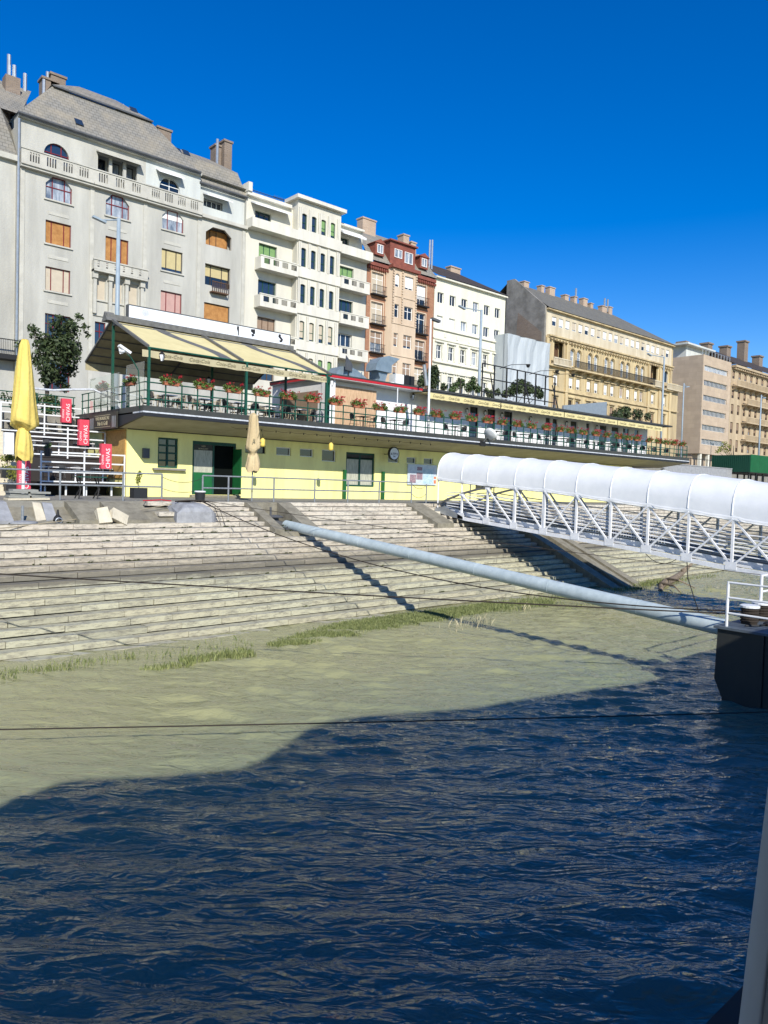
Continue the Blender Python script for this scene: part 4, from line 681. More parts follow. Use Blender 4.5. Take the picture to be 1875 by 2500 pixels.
# ---- light box sign on the ridge
SG = thing('sign_box', 'long blank white light box sign with torn black letter scraps above the awning', 'sign', (21.7, 40, 13.6)); m = MB(); m.box(16.4, 27.0, 40.0, 40.3, 13.84, 14.5); m.build('face', 'sign_white', SG)
m = MB(); m.box(16.36, 16.398, 39.97, 40.33, 13.8, 14.54); m.box(16.398, 27.04, 39.97, 40.33, 13.8, 13.838); m.box(16.398, 27.04, 39.97, 40.33, 14.502, 14.54); m.box(27.002, 27.04, 39.97, 40.33, 13.838, 14.502); m.build('frame', 'lead', SG)
for x in (17.5, 20.4, 23.2, 25.9): m = MB(); m.box(x, x+.06, 40.1, 40.2, 13.6, 13.8); m.build('bracket', 'iron', SG)
m = MB(); yy = 39.994
for pts in ([(23.15,14.45),(23.27,14.45),(23.27,13.9),(23.2,13.9),(23.2,14.1),(23.12,14.3)],[(24.12,14.42),(24.4,14.45),(24.42,14.2),(24.3,14.12),(24.38,14.05),(24.2,13.98),(24.15,14.1),(24.28,14.18),(24.1,14.28)],[(26.15,14.44),(26.32,14.42),(26.3,14.3),(26.48,14.14),(26.42,13.98),(26.28,13.93),(26.18,14.02),(26.33,14.1),(26.12,14.25)]): m.prism([(x,yy,z) for x, z in pts], (0,.004,0))
m.build('letter_scraps', 'iron', SG); m = MB(); m.lathe((17.4,39.99,14.2), [(0,0),(.01,0)], 4); 
m = MB(); m.prism([(17.35+.2*math.cos(t),39.994,14.22+.2*math.sin(t)) for t in np.linspace(0,6.28,17)[:-1]], (0,.004,0)); m.build('faded_emblem', 'fascia_white', SG)
# ---- terrace railing
RL = thing('terrace_railing', 'dark green tubular railing along the edge of the restaurant terrace', 'railing', (40, 34.95, 8.58))
for z in (8.93, 9.34, 9.74): m = MB(); m.tube([(15.2,43.6,z),(15.2,34.95,z),(71,34.95,z)], .035, 6); m.build('rail', 'rail_green', RL)
n = 64
for i in range(n+1): x = 15.4+i*.868; m = MB(); m.tube([(x,34.95,8.58),(x,34.95,9.76)], .038, 6); m.lathe((x,34.95,8.9), [(.03,0),(.05,.02),(.05,.05),(.03,.07)], 6); m.lathe((x,34.95,9.3), [(.03,0),(.05,.02),(.05,.05),(.03,.07)], 6); m.build('post', 'rail_green', RL)
for i in range(9): y = 35.9+i*.95; m = MB(); m.tube([(15.2,y,8.58),(15.2,y,9.76)], .03, 6); m.build('post', 'rail_green', RL)
m = MB(); m.box(15.17, 15.185, 35.0, 37.2, 8.7, 10.75); m.box(14.9, 14.915, 37.4, 41.5, 8.7, 10.4); 
GP = tag(m.build('glass_screen', 'clear_glass', off=(15.1, 38, 8.6)), 'clear glass wind screen at the left end of the terrace', 'glass screen')
# ---- flower boxes on the rail
def flowerbox(seed, red):
    t = thing('flower_box', 'x', 'flower box'); m = MB(); m.prism([(-.42,-.12,.15),(-.40,-.10,.0),(.40,-.10,.0),(.42,-.12,.15)], (0,.21,0)); m.box(-.43, .43, -.13, .10, .125, .155); m.build('planter', 'terracotta', t)
    g = random.Random(seed); bl = [(g.uniform(-.46,.46), g.uniform(-.16,.06), g.uniform(.12,.36), .2, .17, .15) for _ in range(9)]; m = MB().leaves(bl, 620, .06, seed=seed); m.build('foliage', 'leaf_geranium', t)
    fb = [(g.uniform(-.56,.56), g.uniform(-.3,.08), g.uniform(.16,.54), .065, .065, .055) for _ in range(red)]; m = MB().leaves(fb, red*16, .032, seed=seed+5, shell=.3); m.build('blossoms', 'petal', t)
    return t
protos = [flowerbox(s, r) for s, r in ((1,26),(2,15),(3,34),(4,20))]; used = set()
FX = [16.49,18.3,20.01,21.76,23.51,25.23,26.92,28.66,30.37,32.02,33.81,35.46,37.26,38.94,40.66,42.2,44.07,45.8,47.69,49.35,50.95,52.72,54.61,56.14,58.18,59.83,61.29,63.3,65.13,66.75,68.14,69.6]
for i, x in enumerate(FX):
    k = [1,1,1,1,0,2,2,2,0,3,2,0,2][i] if i < 13 else i % 4; l = 'red geranium box on the front terrace rail, '+nth(i)+' from the left'
    p = protos[k]; lo = (x, 34.86, 9.68); rz = random.uniform(-.06,.06)
    if k in used: q_ = dup(p, lo, l, rz)
    else: used.add(k); p.location = lo; p.rotation_euler.z = rz; p['label'] = l; q_ = p
    q_['group'] = 'geranium boxes on the terrace rail'
for y, l in ((36.6,'flower box on the side rail, beside the corner post'),(40.3,'flower box with orange pot on the side rail, farther from the corner')):
    q_ = dup(protos[1], (15.15,y,9.68), l, R(90)); q_['group'] = 'geranium boxes on the terrace rail'
# ---- chairs and tables
def chair(kind):
    t = thing('chair' if kind == 'b' else 'wicker_chair', 'x', 'chair'); s, b, l = ('wicker','wicker','bamboo') if kind == 'w' else (('chair_grey',)*3 if kind == 'b' else ('wicker','wicker','iron'))
    m = MB(); m.prism([(-.22,-.22,.43),(.22,-.22,.43),(.21,.2,.43),(-.21,.2,.43)], (0,0,.04)); m.build('seat', s, t)
    m = MB(); n = 8
    for i in range(n):
        f = lambda u, z: (.235*math.sin((u-.5)*2.4)*1.1, .2+.07*math.cos((u-.5)*2.4)+(z-.45)*.18, z)
        a, c = i/n, (i+1)/n; zt = lambda u: .86-.10*abs(u-.5)**2*4; m.quad(f(a,.5), f(c,.5), f(c,zt(c)), f(a,zt(a)))
    m.build('backrest', b, t)
    for x in (-.21,.21):
        m = MB(); m.tube([(x*1.12,-.25,0),(x,-.21,.44),(x*1.1,-.2,.64)], .016, 5); m.build('leg', l, t); m = MB(); m.tube([(x*1.15,.3,0),(x,.2,.45),(x*1.0,.27,.86)], .016, 5); m.build('leg', l, t)
        m = MB(); m.tube([(x*1.1,-.21,.64),(x*1.15,.0,.67),(x*1.05,.24,.66)], .018, 5); m.build('armrest', l, t)
    if kind != 'w': m = MB(); m.tube([(-.22,-.23,.2),(.22,.27,.25)], .01, 4); m.tube([(.22,-.23,.2),(-.22,.27,.25)], .01, 4); m.build('brace', l, t)
    return t
def table(top, leg, w_=.7):
    t = thing('cafe_table', 'x', 'table'); m = MB(); m.box(-w_/2, w_/2, -w_/2, w_/2, .71, .745); m.build('tabletop', top, t); m = MB(); m.box(-.03, .03, -.03, .03, .05, .71); m.box(-.22, .22, -.22, .22, 0, .03); m.build('pedestal', leg, t); return t
CW, CI, CB = chair('w'), chair('i'), chair('b'); TW, TG = table('table_white','iron'), table('frame_dark','iron'); U_ = set()
def put(p, x, y, z, rz, l, g):
    o = dup(p, (x,y,z), l, rz) if p.name in U_ else p; U_.add(p.name); o.location = (x,y,z); o.rotation_euler.z = rz; o['label'] = l; o['group'] = g; return o
r_ = random.Random(5); k = 0
for row, y in ((0,36.0),(1,38.3)):
    for i in range(5):
        x = 16.9+i*2.05+row*.5; put(TW if row == 0 else TG, x, y, 8.58, 0, ('white' if row == 0 else 'dark')+' topped table under the gabled awning, '+nth(i)+' from the left in the '+('front' if row == 0 else 'rear')+' row', 'tables under the awning')
        if row == 0: put(CW, x+.1, y+.75, 8.58, r_.uniform(-.3,.3), 'wicker armchair facing the river behind the '+nth(i)+' white topped table under the awning', 'chairs under the awning')
        for s in (-1, 1): put(CW, x+s*.66, y+r_.uniform(-.15,.15), 8.58, -s*math.pi/2+r_.uniform(-.3,.3), 'wicker armchair with bamboo frame under the awning, '+nth(2*i+(s+1)//2)+' from the left in the '+('front' if row == 0 else 'rear')+' row', 'chairs under the awning'); k += 1
k = 0
for i, x in enumerate((30.0,32.7,38.5,43.0,46.3,49.3,51.6,53.9,56.2,58.5,60.8,63.1,65.4,67.8)):
    put(TG, x, 36.0, 8.58, 0, 'dark cafe table on the open terrace, '+nth(i)+' from the left', 'tables on the open terrace')
    for s in (-1, 1): put(CI, x+s*.72, 36.0+r_.uniform(-.1,.1), 8.58, -s*math.pi/2+r_.uniform(-.25,.25), 'grey cafe chair on the open terrace, '+nth(2*i+(s+1)//2)+' from the left', 'chairs on the open terrace')
b_ = MB(); b_.lathe((26.5,36.1,8.58), [(.26,0),(.32,.15),(.34,.4),(.32,.62),(.27,.78)], 14); tag(b_.build('barrel', 'concrete_grey', off=(26.5,36.1,8.58)), 'grey barrel under a trailing geranium by the awning end post', 'barrel')
# ---- wall lanterns
def lantern():
    t = thing('wall_lantern', 'x', 'lantern'); m = MB(); m.lathe((0,0,0), [(.06,-.18),(.13,.14)], 4); m.build('glass', 'lamp_glass', t); m = MB(); m.lathe((0,0,.14), [(.17,0),(.1,.08),(.03,.14)], 4); m.lathe((0,0,-.22), [(.02,0),(.07,.04)], 4); m.box(-.015, .015, 0, .3, .0, .03)
    for a in range(4): m.tube([(.06*math.cos(a*math.pi/2+.0),.06*math.sin(a*math.pi/2),-.18),(.135*math.cos(a*math.pi/2),.135*math.sin(a*math.pi/2),.14)], .012, 4)
    m.build('cap', 'iron', t); return t
LN = lantern()
for (x, y, z, l) in ((15.95,34.75,11.0,'on the corner post of the gabled awning'),(14.95,37.4,11.5,'under the gable at the far left of the terrace'),(27.0,35.4,11.05,'on the end post beside the reed screen'),(36.4,38.2,11.35,'on the white wall just before the lettered awning'),(42.24,38.3,10.85,'left of the three blue doors'),(44.35,38.3,10.88,'between the first and second blue doors'),(46.4,38.3,10.88,'between the second and third blue doors'),(50.15,38.3,10.9,'right of the three blue doors'),(21.0,39.4,10.8,'on the middle post under the gabled awning'),(55.3,38.3,10.9,'left of the row of far glazed doors'),(60.1,38.3,10.9,'in the row of far glazed doors')): put(LN, x, y, z, .785 if False else 0, 'white glass lantern '+l, 'lanterns on the terrace')
for x, z, l in ((at(641,1081,Y=34.95).x,at(641,1081,Y=34.95).z,'left'),(at(808,1091,Y=34.95).x,at(808,1091,Y=34.95).z,'right')):
    t = thing('hanging_lantern', 'yellow lantern hanging under the terrace edge, '+('left one by the tan umbrella' if l == 'left' else 'right one by the round sign'), 'lantern', (x,34.95,z-.25), 'yellow lanterns'); m = MB(); m.lathe((x,34.95,z-.22), [(.08,0),(.13,.04),(.145,.12),(.135,.2),(.145,.28),(.13,.40),(.07,.45),(.04,.48)], 12); m.build('body', 'lantern_yellow', t, smooth=True); m = MB(); m.tube([(x-.05,34.95,z+.25),(x,34.95,z+.5),(x+.05,34.95,z+.25)], .012, 5); m.tube([(x,34.95,z+.5),(x,34.95,8.07)], .006, 4); m.build('handle', 'iron', t)
t = thing('string_lights', 'string of small dark bulbs sagging along the terrace soffit', 'string lights', (28, 35.2, 7.9)); m = MB(); px = np.arange(20.2, 36, .95)
for a, b in zip(px, px[1:]): m.tube(lace(0,(a,35.3,7.92),(b,35.3,7.92),.07,6), .008, 4)
m.build('wire', 'iron', t)
for x in px[1:]: m = MB(); m.lathe((x,35.3,7.80), [(.0,0),(.035,.03),(.03,.07),(.018,.12)], 6); m.build('bulb', 'iron', t)
# ---- signs on the wall
t = thing('round_sign', 'round black rimmed beer sign on a bracket below the terrace', 'sign', (33.1,36.5,7.15)); m = MB(); m.lathe((0,0,0), [(.46,0),(.46,.16)], 28); m.v = [(33.1+x, 36.42+z, 7.15+y) for x, y, z in m.v]; m.build('rim', 'iron', t); m = MB(); m.prism([(33.1+.39*math.cos(a),36.412,7.15+.39*math.sin(a)) for a in np.linspace(0,6.28,29)[:-1]], (0,.006,0)); m.build('face', 'sign_white', t)
m = MB(); m.box(32.78, 33.42, 36.405, 36.41, 7.06, 7.2); m.build('band', 'iron', t); m = MB().text('Borsodi', (33.1,36.4,7.13), .17, bold=.006); m.build('lettering', 'sign_white', t); m = MB().text('Sör', (33.1,36.404,6.95), .14); m.build('lettering', 'iron', t); m = MB(); m.box(33.08, 33.13, 36.58, 37.44, 7.1, 7.15); m.build('bracket', 'iron', t); t.location += Vector((.53,.55,.03))
t = thing('map_board', 'pale information board with city map and photographs on the yellow wall', 'notice board', (37.25,37.9,5.1)); m = MB(); m.box(35.8, 38.7, 37.88, 37.97, 5.13, 6.58); m.build('board', 'map_board', t); m = MB(); m.box(37.3, 38.35, 37.872, 37.879, 5.2, 6.3); m.build('map', 'map_blue', t)
m = MB()
for a, b, c, d in ((36.65,37.25,5.5,6.0),(36.0,36.6,5.25,5.85),(36.7,37.2,6.15,6.4)): m.box(a, b, 37.872, 37.879, c, d)
m.build('photographs', 'photo_mix', t); m = MB(); m.box(38.42, 38.64, 37.872, 37.879, 5.25, 5.5); m.box(38.42, 38.64, 37.872, 37.879, 5.6, 5.75); m.build('panel', 'map_orange', t)
t = thing('satellite_dish', 'white satellite dish on the terrace edge', 'satellite dish', (40.45,34.6,8.1)); m = MB(); rim = []
for r0, dp in ((.0,0),(.2,.02),(.4,.07),(.58,.15)): rim.append((max(r0,.005),dp))
m.lathe((0,0,0), rim, 20, sx=.85); mt = Matrix.Translation((40.4,34.45,8.8)) @ Matrix.Rotation(R(62), 4, 'Y') @ Matrix.Rotation(R(0), 4, 'X'); m.v = [tuple(mt @ Vector(v)) for v in m.v]; m.build('dish', 'white_paint', t, smooth=True); m = MB(); m.tube([(40.4,34.5,8.8),(40.0,34.6,8.3),(40.0,34.79,8.3)], .03, 6); m.tube([(40.4,34.4,8.45),(41.1,34.3,8.55)], .015, 5); m.build('arm', 'lead', t); m = MB(); m.box(39.8, 40.35, 34.72, 34.79, 8.0, 8.4); m.build('mounting_plate', 'iron', t)
t = thing('hanging_sign', 'dark pub sign with pale stripes on the side of the terrace', 'sign', (15, 39.8, 7.6)); m = MB(); m.box(14.93, 14.99, 37.75, 41.65, 7.57, 8.45); m.build('board', 'sign_black', t); rz = Matrix.Rotation(-math.pi/2, 4, 'Z') @ Matrix.Rotation(math.pi/2, 4, 'X')
m = MB().text('VÁTI BORÁSZAT', (14.925,39.7,8.15), .26, rot=rz).text('Pub & Grill', (14.925,39.7,7.88), .32, rot=rz); m.box(14.922, 14.929, 38.6, 40.8, 8.3, 8.33); m.box(14.922, 14.929, 38.6, 40.8, 7.68, 7.71); m.build('lettering', 'sign_gold', t); m = MB()
for y in (37.95,38.15,38.33,41.05,41.23,41.42): m.box(14.92, 14.929, y-.04, y+.04, 7.63, 8.22)
m.build('stripes', 'zinc', t)
# ---- roof plant, billboard frame, poles
t = thing('ventilation_duct', 'grey blue sheet metal ventilation duct with curved hood on the kitchen roof', 'duct', (32, 39.5, 11.74)); m = MB(); m.prism([(30.0,39,11.8),(33.3,39,11.8),(33.3,39,12.0),(31.9,39,12.75),(31.3,39,12.9),(30.5,39,12.85),(30.1,39,12.4)], (0,1.2,0))
for x in (31.2,32.2): m.box(x, x+.06, 38.96, 39.0, 11.85, 12.7)
m.build('duct_run', 'duct', t); m = MB(); m.prism([(33.5,39.0,13.0),(35.0,39.0,12.95),(35.0,39.0,13.5),(35.75,39.0,14.05),(34.7,39.0,14.12),(34.0,39.0,13.9),(33.6,39.0,13.5)], (0,1.1,0)); m.build('hood', 'duct', t); m = MB(); m.prism([(33.9,39.2,12.99),(34.8,39.2,12.94),(34.6,39.2,12.4),(34.8,39.2,11.9),(33.7,39.2,11.9),(34.1,39.2,12.5)], (0,.8,0)); m.build('fan_housing', 'duct', t)
t = thing('cooling_unit', 'boxy white and dark cooling unit beside the ventilation hood', 'cooling unit', (36.2,39.2,11.8)); m = MB(); m.box(35.3, 36.1, 38.9, 39.6, 11.85, 12.95); m.lathe((35.0,38.95,12.1), [(.2,-.2),(.2,.2)], 12); m.build('cabinet', 'white_paint', t); m = MB(); m.box(36.11, 37.15, 38.9, 39.6, 11.95, 12.95); m.build('grille', 'iron', t)
t = thing('roof_sign_back', 'small tilted dark panel seen from behind on the kitchen roof', 'panel', (31,39,12.4)); m = MB(); m.prism([(30.5,38.6,12.6),(30.55,38.6,13.55),(31.35,38.9,13.1),(31.35,38.9,12.6)], (0,.04,0)); m.build('panel', 'lead', t); m = MB(); m.box(30.9, 30.95, 38.75, 38.8, 11.75, 12.6); m.build('bracket', 'iron', t)
t = thing('billboard_frame', 'empty black steel billboard frame on the flat roof', 'billboard frame', (51, 40, 11.9)); fx = [45.8,47.3,48.9,50.3,51.4,52.9,54.3,55.7]
for x in fx: m = MB(); m.bar((x,40,11.85),(x,40,15.16), .09, .09); m.build('upright', 'iron', t)
for z in (15.16,14.0,12.9): m = MB(); m.bar((45.75,39.995,z),(55.75,39.995,z), .08, .08); m.build('crossbar', 'iron', t)
for x in (46.0,50.5,54.5): m = MB(); m.bar((x-1.2,37.8,11.9),(x+.7,39.9,14.4), .08, .08); m.build('strut', 'iron', t)
for x in (48.2,52.2,54.6): m = MB(); m.tube([(x-.3,39.95,15.0),(x,39.0,15.25),(x+.9,38.0,15.3)], .025, 5); m.lathe((x+.95,38.0,15.05), [(.1,0),(.2,.25)], 8); m.build('floodlight', 'iron', t)
m = MB(); m.tube([tuple(at(px, py, Y=37.5)) for px, py in ((1225,972),(1245,976),(1270,990),(1300,998),(1320,993),(1332,990))], .05, 6); tag(m.build('hose', 'fascia_white', off=(46,37.5,11.9)), 'white hose lying along the edge of the flat roof', 'hose')
def lamp(x, y, zt, side, arm, l, z0=8.45, r=.16):
    t = thing('street_lamp', l, 'street lamp', (x,y,z0), 'street lamps'); m = MB(); m.tube([(x,y,z0),(x,y,zt)], [r,r*.62], 10); m.build('pole', 'steel_pole', t, smooth=True); m = MB(); m.tube([(x,y,zt-.1),(x+side*arm,y,zt+.12*0-.35 if arm < 1.3 else zt-.25)], .05, 6); m.build('arm', 'steel_pole', t); m = MB(); m.obox((x+side*(arm+.3),y,zt-(.4 if arm < 1.3 else .28)), (.9,.3,.13), ry=side*-.2); m.build('head', 'steel_pole', t); return t
lamp(19.7, 50, 22.5, -1, 1.0, 'tall grey street lamp in front of the grey apartment house', r=.2); lamp(56.8, 50, 23.0, -1, 2.6, 'tall grey street lamp in front of the cream house', r=.2); lamp(94.0, 50, 23.4, -1, 3.6, 'tall grey street lamp in front of the ochre palace'); lamp(99.8, 50, 20.5, 1, .6, 'thinner lamp post between ochre palace and office block', r=.12); lamp(at(1862,900,Y=50).x, 50, 21.6, 1, .8, 'tall lamp post at the far right edge before the sand coloured house')
t = thing('lamp_post', 'white lamp post rising from the terrace past the first lettered awning', 'lamp post', (35.2,35.2,8.58)); m = MB(); m.tube([(35.14,35.3,8.58),(35.1,35.3,10.2),(35.05,35.3,16.2)], [.09,.085,.055], 10); m.build('pole', 'white_paint', t, smooth=True); m = MB(); m.obox((35.5,35.3,16.2), (.75,.25,.16), ry=.1); m.build('head', 'lead', t); m = MB(); m.tube([(34.5,35.25,13.1),(34.8,35.25,11.75)], .12, 8); m.build('heater', 'zinc', t)
t = thing('flagpole', 'thin white pole on the terrace before the white wall', 'pole', (32.2,35.3,8.58)); m = MB(); m.tube([(32.24,35.3,8.58),(32.24,35.3,11.3)], .035, 8); m.build('pole', 'white_paint', t); m = MB(); m.lathe((32.24,35.3,8.58), [(.12,0),(.12,.04),(.04,.06)], 10); m.build('foot', 'lead', t)
t = thing('terrace_lamp', 'curved green lamp with white cobra head at the left terrace corner', 'lamp', (14.6,34.9,8.5)); pp = [tuple(at(px, py, Y=34.9)) for px, py in ((341,997),(340,940),(338,905),(330,890),(318,870),(310,864))]; m = MB(); m.tube(pp, .03, 7); m.build('pole', 'rail_green', t, smooth=True); h = at(304,853,Y=34.9); m = MB(); m.obox((h.x,h.y,h.z), (.62,.28,.12), ry=R(28)); m.build('head', 'white_paint', t); m = MB(); m.lathe((h.x-.12,h.y,h.z-.22), [(.04,0),(.14,.08),(.16,.16)], 10); m.build('glass', 'lamp_glass', t)
# ================================================================== LEFT SIDE: stairs, tiers, umbrellas
m = MB()
for i in range(22): m.box(2.0, 10.6, 36.6+i*.345, 44.2, PZ+i*.2-.001*i, PZ+(i+1)*.2-.001*i-.002)
m.build('stone_stairs', 'pale_stone', kind='structure')
m = MB(); m.box(10.6, 10.9, 36.4, 44.2, PZ, 5.0); 
def platform(x0, x1, y, ydep, zd, zt, l, n):
    t = thing('seating_platform', l, 'platform', ((x0+x1)/2, y, PZ), 'white railed seating tiers'); m = MB(); m.box(x0, x1, y+.02, y+ydep, zd-.12, zd); m.build('deck', 'frame_dark', t)
    for k in range(n): z = zd+.02+(zt-zd-.02)*k/(n-1); m = MB(); m.box(x0, x1, y-.03, y+.01, z-.035, z+.035); m.build('rail', 'white_paint', t)
    for x in (x0+.03, (x0+x1)/2, x1-.03): m = MB(); m.box(x-.035, x+.035, y-.034, y+.016, zd-.7, zt+.12 if x0+.1 < x < x1-.1 else zt+.04); m.build('post', 'white_paint', t)
    return t
t = platform(11.25, 15.42, 37.8, 2.6, 4.72, 6.17, 'lowest white railed seating tier beside the yellow wall', 4)
for x in (11.6,12.6,13.6,14.9): m = MB(); m.box(x-.04, x+.04, 38.2, 38.28, PZ, 4.6); m.build('leg', 'white_paint', t)
platform(11.4, 15.42, 40.5, 2.9, 6.1, 7.47, 'middle white railed seating tier, partly behind the lowest one', 4)
platform(10.9, 15.42, 43.6, .6, 7.4, 8.9, 'topmost white railed seating tier below the road', 4)
m = MB(); m.box(11.2, 15.5, 40.45, 44.2, PZ, 5.95); m.box(11.2, 15.5, 43.4, 44.21, 5.96, 7.25); tag(m.build('retaining_wall', 'frame_dark', off=(13,42,PZ)), 'dark stepped retaining wall under the white seating tiers', 'wall')
CB.location = (0,0,0)
k = 0; tiers = (('lowest',4.72,(39.0,39.8),(11.9,12.6,13.4,14.3,15.0)),('middle',6.1,(41.6,42.4),(12.0,12.7,13.5,14.2,15.0)),('topmost',7.4,(44.0,44.0),(11.6,12.9,13.7,14.6)))
WT = table('table_white','table_white',.75)
for nm, z, (ya, yb), xs_ in tiers:
    for i, x in enumerate(xs_): put(CB, x, ya+.25*(i % 2)*(0 if nm == 'topmost' else 1), z, math.pi+r_.uniform(-.3,.3) if i % 2 else r_.uniform(-.3,.3), 'black armchair on the '+nm+' seating tier, '+nth(i)+' from the left', 'chairs on the seating tiers')
    if nm != 'topmost':
        for i, x in enumerate((11.9,13.2,14.6)): put(WT, x, ya-.35, z, 0, 'white table on the '+nm+' seating tier, '+nth(i)+' from the left', 'tables on the seating tiers')
rotv = Matrix.Rotation(math.pi/2, 4, 'X') @ Matrix.Rotation(math.pi/2, 4, 'Z')
for x, y, z0, z1, l in ((14.3,43.4,8.05,9.4,'topmost, on the upper tier rail'),(14.2,40.3,6.69,8.06,'middle one, left of the dark pub sign'),(14.4,37.65,5.45,6.72,'lowest one, nearest the yellow wall'),(10.05,36.0,4.2,5.86,'half hidden behind the closed yellow umbrella')):
    t = thing('banner_column', 'red cloth banner column lettered in white, '+l, 'banner', (x,y,z0), 'red banners on the tiers'); m = MB(); m.box(x-.26, x+.26, y, y+.3, z0, z1); m.build('cloth', 'banner_red', t); m = MB().text('CHIVAS', (x+.08,y-.006,z0+(z1-z0)*.42), .30, rot=rotv).text('CHIVAS', (x-.19,y-.006,z0+(z1-z0)*.36), .15, rot=rotv); m.build('lettering', 'banner_white', t)
def umbrella(label, x, y, prof, fm, pm, pr, z0, folds, seed, lean=0):
    t = thing('closed_umbrella', label, 'umbrella', (x,y,z0)); g = random.Random(seed); n = 40; m = MB(); ph = [g.uniform(0,6.28) for _ in range(3)]; vs = []; K = []
    P = prof; zz = [p[0] for p in P]
    fine = []
    for (za, ra), (zb, rb) in zip(P, P[1:]):
        for i in range(5): fine.append((za+(zb-za)*i/5, ra+(rb-ra)*i/5))
    fine.append(P[-1])
    for i, (z, r) in enumerate(fine):
        for j in range(n):
            a = 2*math.pi*j/n; f = 1+.20*abs(math.sin(folds*a/2+ph[0]+.25*i/6))**.6-.14+.07*math.sin(3*a+ph[1]+i*.25)
            dz = (-.16*abs(math.sin(2*a+ph[2])) if i == len(fine)-1 else 0)-(.10*math.sin(2*a+ph[1]) if .35 < i/len(fine) < .99 and r > .2 else 0)
            vs.append((x+lean*(z-z0)+r*f*math.cos(a), y+r*f*math.sin(a), z+dz))
    k_ = len(fine); m.add(vs, [(i*n+j, i*n+(j+1) % n, (i+1)*n+(j+1) % n, (i+1)*n+j) for i in range(k_-1) for j in range(n)]+[tuple(range(n))]); m.build('canopy', fm, t, smooth=True)
    m = MB(); m.tube([(x,y,z0),(x+lean*(P[-1][0]-z0),y,P[-1][0]+.3)], pr, 10); m.build('pole', pm, t); m = MB(); tz = [z for z, r in P if r < .22 and z < P[0][0]-.5]; m.lathe((x+lean*(tz[0]-z0),y,tz[0]-.05), [(.20,0),(.21,.04),(.2,.08)], 14); m.build('tie', fm, t); return t
umbrella('very tall closed yellow umbrella with white pole beside the stacked slabs', 9.02, 32.5, [(10.53,.12),(10.3,.19),(9.2,.32),(8.0,.42),(7.1,.52),(6.98,.38),(6.88,.18),(6.7,.26),(6.3,.32),(5.9,.34),(5.72,.30)], 'canvas_yellow', 'white_paint', .065, PZ, 9, 3, lean=.0)
t = umbrella('closed tan umbrella with faded lettering standing by the promenade railing', 19.25, 31.5, [(8.38,.06),(8.25,.2),(8.05,.23),(7.4,.28),(6.6,.34),(6.45,.22),(6.36,.19),(6.2,.26),(5.8,.33),(5.66,.34)], 'canvas_tan', 'galvanised', .035, PZ, 8, 8)
MB().text('R', (19.07,31.14,6.98), .3, shear=.2).text('7', (19.42,31.19,6.85), .26, shear=.3).text('/', (19.38,31.2,7.3), .5).builds('lettering', 'letter', t)
# ---- promenade railings
def prail(l, xs_, z0=PZ):
    t = thing('promenade_railing', l, 'railing', (sum(xs_)/len(xs_),30.5,z0))
    for z in (5.22, 4.66): m = MB(); m.tube([(xs_[0],30.5,z),(xs_[-1],30.5,z)], .035, 8); m.build('rail', 'galvanised', t)
    for x in xs_: m = MB(); m.tube([(x,30.5,z0),(x,30.5,5.23)], .04, 8); m.build('post', 'galvanised', t)
prail('grey pipe railing on the promenade in front of the seating tiers', [4.9,7.3,9.83,12.38,14.1]); prail('longer grey pipe railing on the promenade in front of the green door', [16.05,17.37,19.87,22.33,24.5,26.7,29.15])
t = thing('railing_post', 'single grey post with chains beside the gangway', 'post', (30.3,30.5,PZ)); m = MB(); m.tube([(30.35,30.5,PZ),(30.35,30.5,5.15)], .04, 8); m.build('post', 'galvanised', t); m = MB(); m.tube(lace(0,(29.15,30.5,5.15),(30.35,30.5,5.1),.25), .012, 4); m.tube(lace(0,(29.15,30.5,4.6),(30.35,30.5,4.6),.25), .012, 4); m.build('chain', 'iron', t)
t = thing('chain_barrier', 'thin sagging chain between the railing ends by the door', 'chain', (15.1,30.5,PZ)); m = MB(); m.tube(lace(0,(14.1,30.5,5.1),(16.05,30.5,5.1),.22), .012, 4); m.tube(lace(0,(14.1,30.5,4.6),(16.05,30.5,4.6),.16), .012, 4); m.build('chain', 'iron', t)
# ---- pots and small things
def pot(l, x, y, z, w_, h, leafy, lm, seed, r=False):
    t = thing('potted_plant', l, 'plant', (x,y,z)); m = MB()
    if r: m.lathe((x,y,z), [(w_*.38,0),(w_*.5,h),(w_*.53,h),(w_*.53,h+.03)], 14)
    else: m.prism([(x-w_*.45,y-w_*.35,z),(x+w_*.45,y-w_*.35,z),(x+w_*.45,y+w_*.35,z),(x-w_*.45,y+w_*.35,z)], (0,0,h))
    m.build('pot', 'black_plastic', t); g = random.Random(seed); bl = [(x+g.uniform(-.3,.3)*leafy[0], y+g.uniform(-.3,.3)*leafy[0], z+h+leafy[1]*g.uniform(.25,.9), leafy[0]*.33, leafy[0]*.33, leafy[1]*.25) for _ in range(6)]
    m = MB().leaves(bl, leafy[2], .06, seed=seed); m.build('foliage', lm, t); m = MB(); m.tube([(x,y,z+h*.8),(x+.02,y,z+h+leafy[1]*.8)], .015, 5); m.build('stem', 'bark', t)
pot('small bush in a square black pot left of the door', 14.9, 34.8, PZ, .75, .5, (.35,.85,160), 'leaf_lime', 4); pot('yellow green shrub in a black pot on the stone stairs, under the yellow umbrella', 9.75, 36.8, PZ, .75, .6, (.9,.8,420), 'leaf_lime', 5); pot('yellow green shrub in a black pot higher on the stone stairs', 9.8, 37.9, 4.85, .6, .5, (.85,.7,420), 'leaf_lime', 6); pot('shrub in a black pot on the stone stairs at the left edge', 9.3, 39.2, 5.65, .6, .5, (.7,.8,300), 'leaf_lime', 7); pot('small plant in a round grey pot on the lowest tier rail', 11.55, 37.7, 5.95, .38, .36, (.3,.3,120), 'leaf_mid', 8, True)
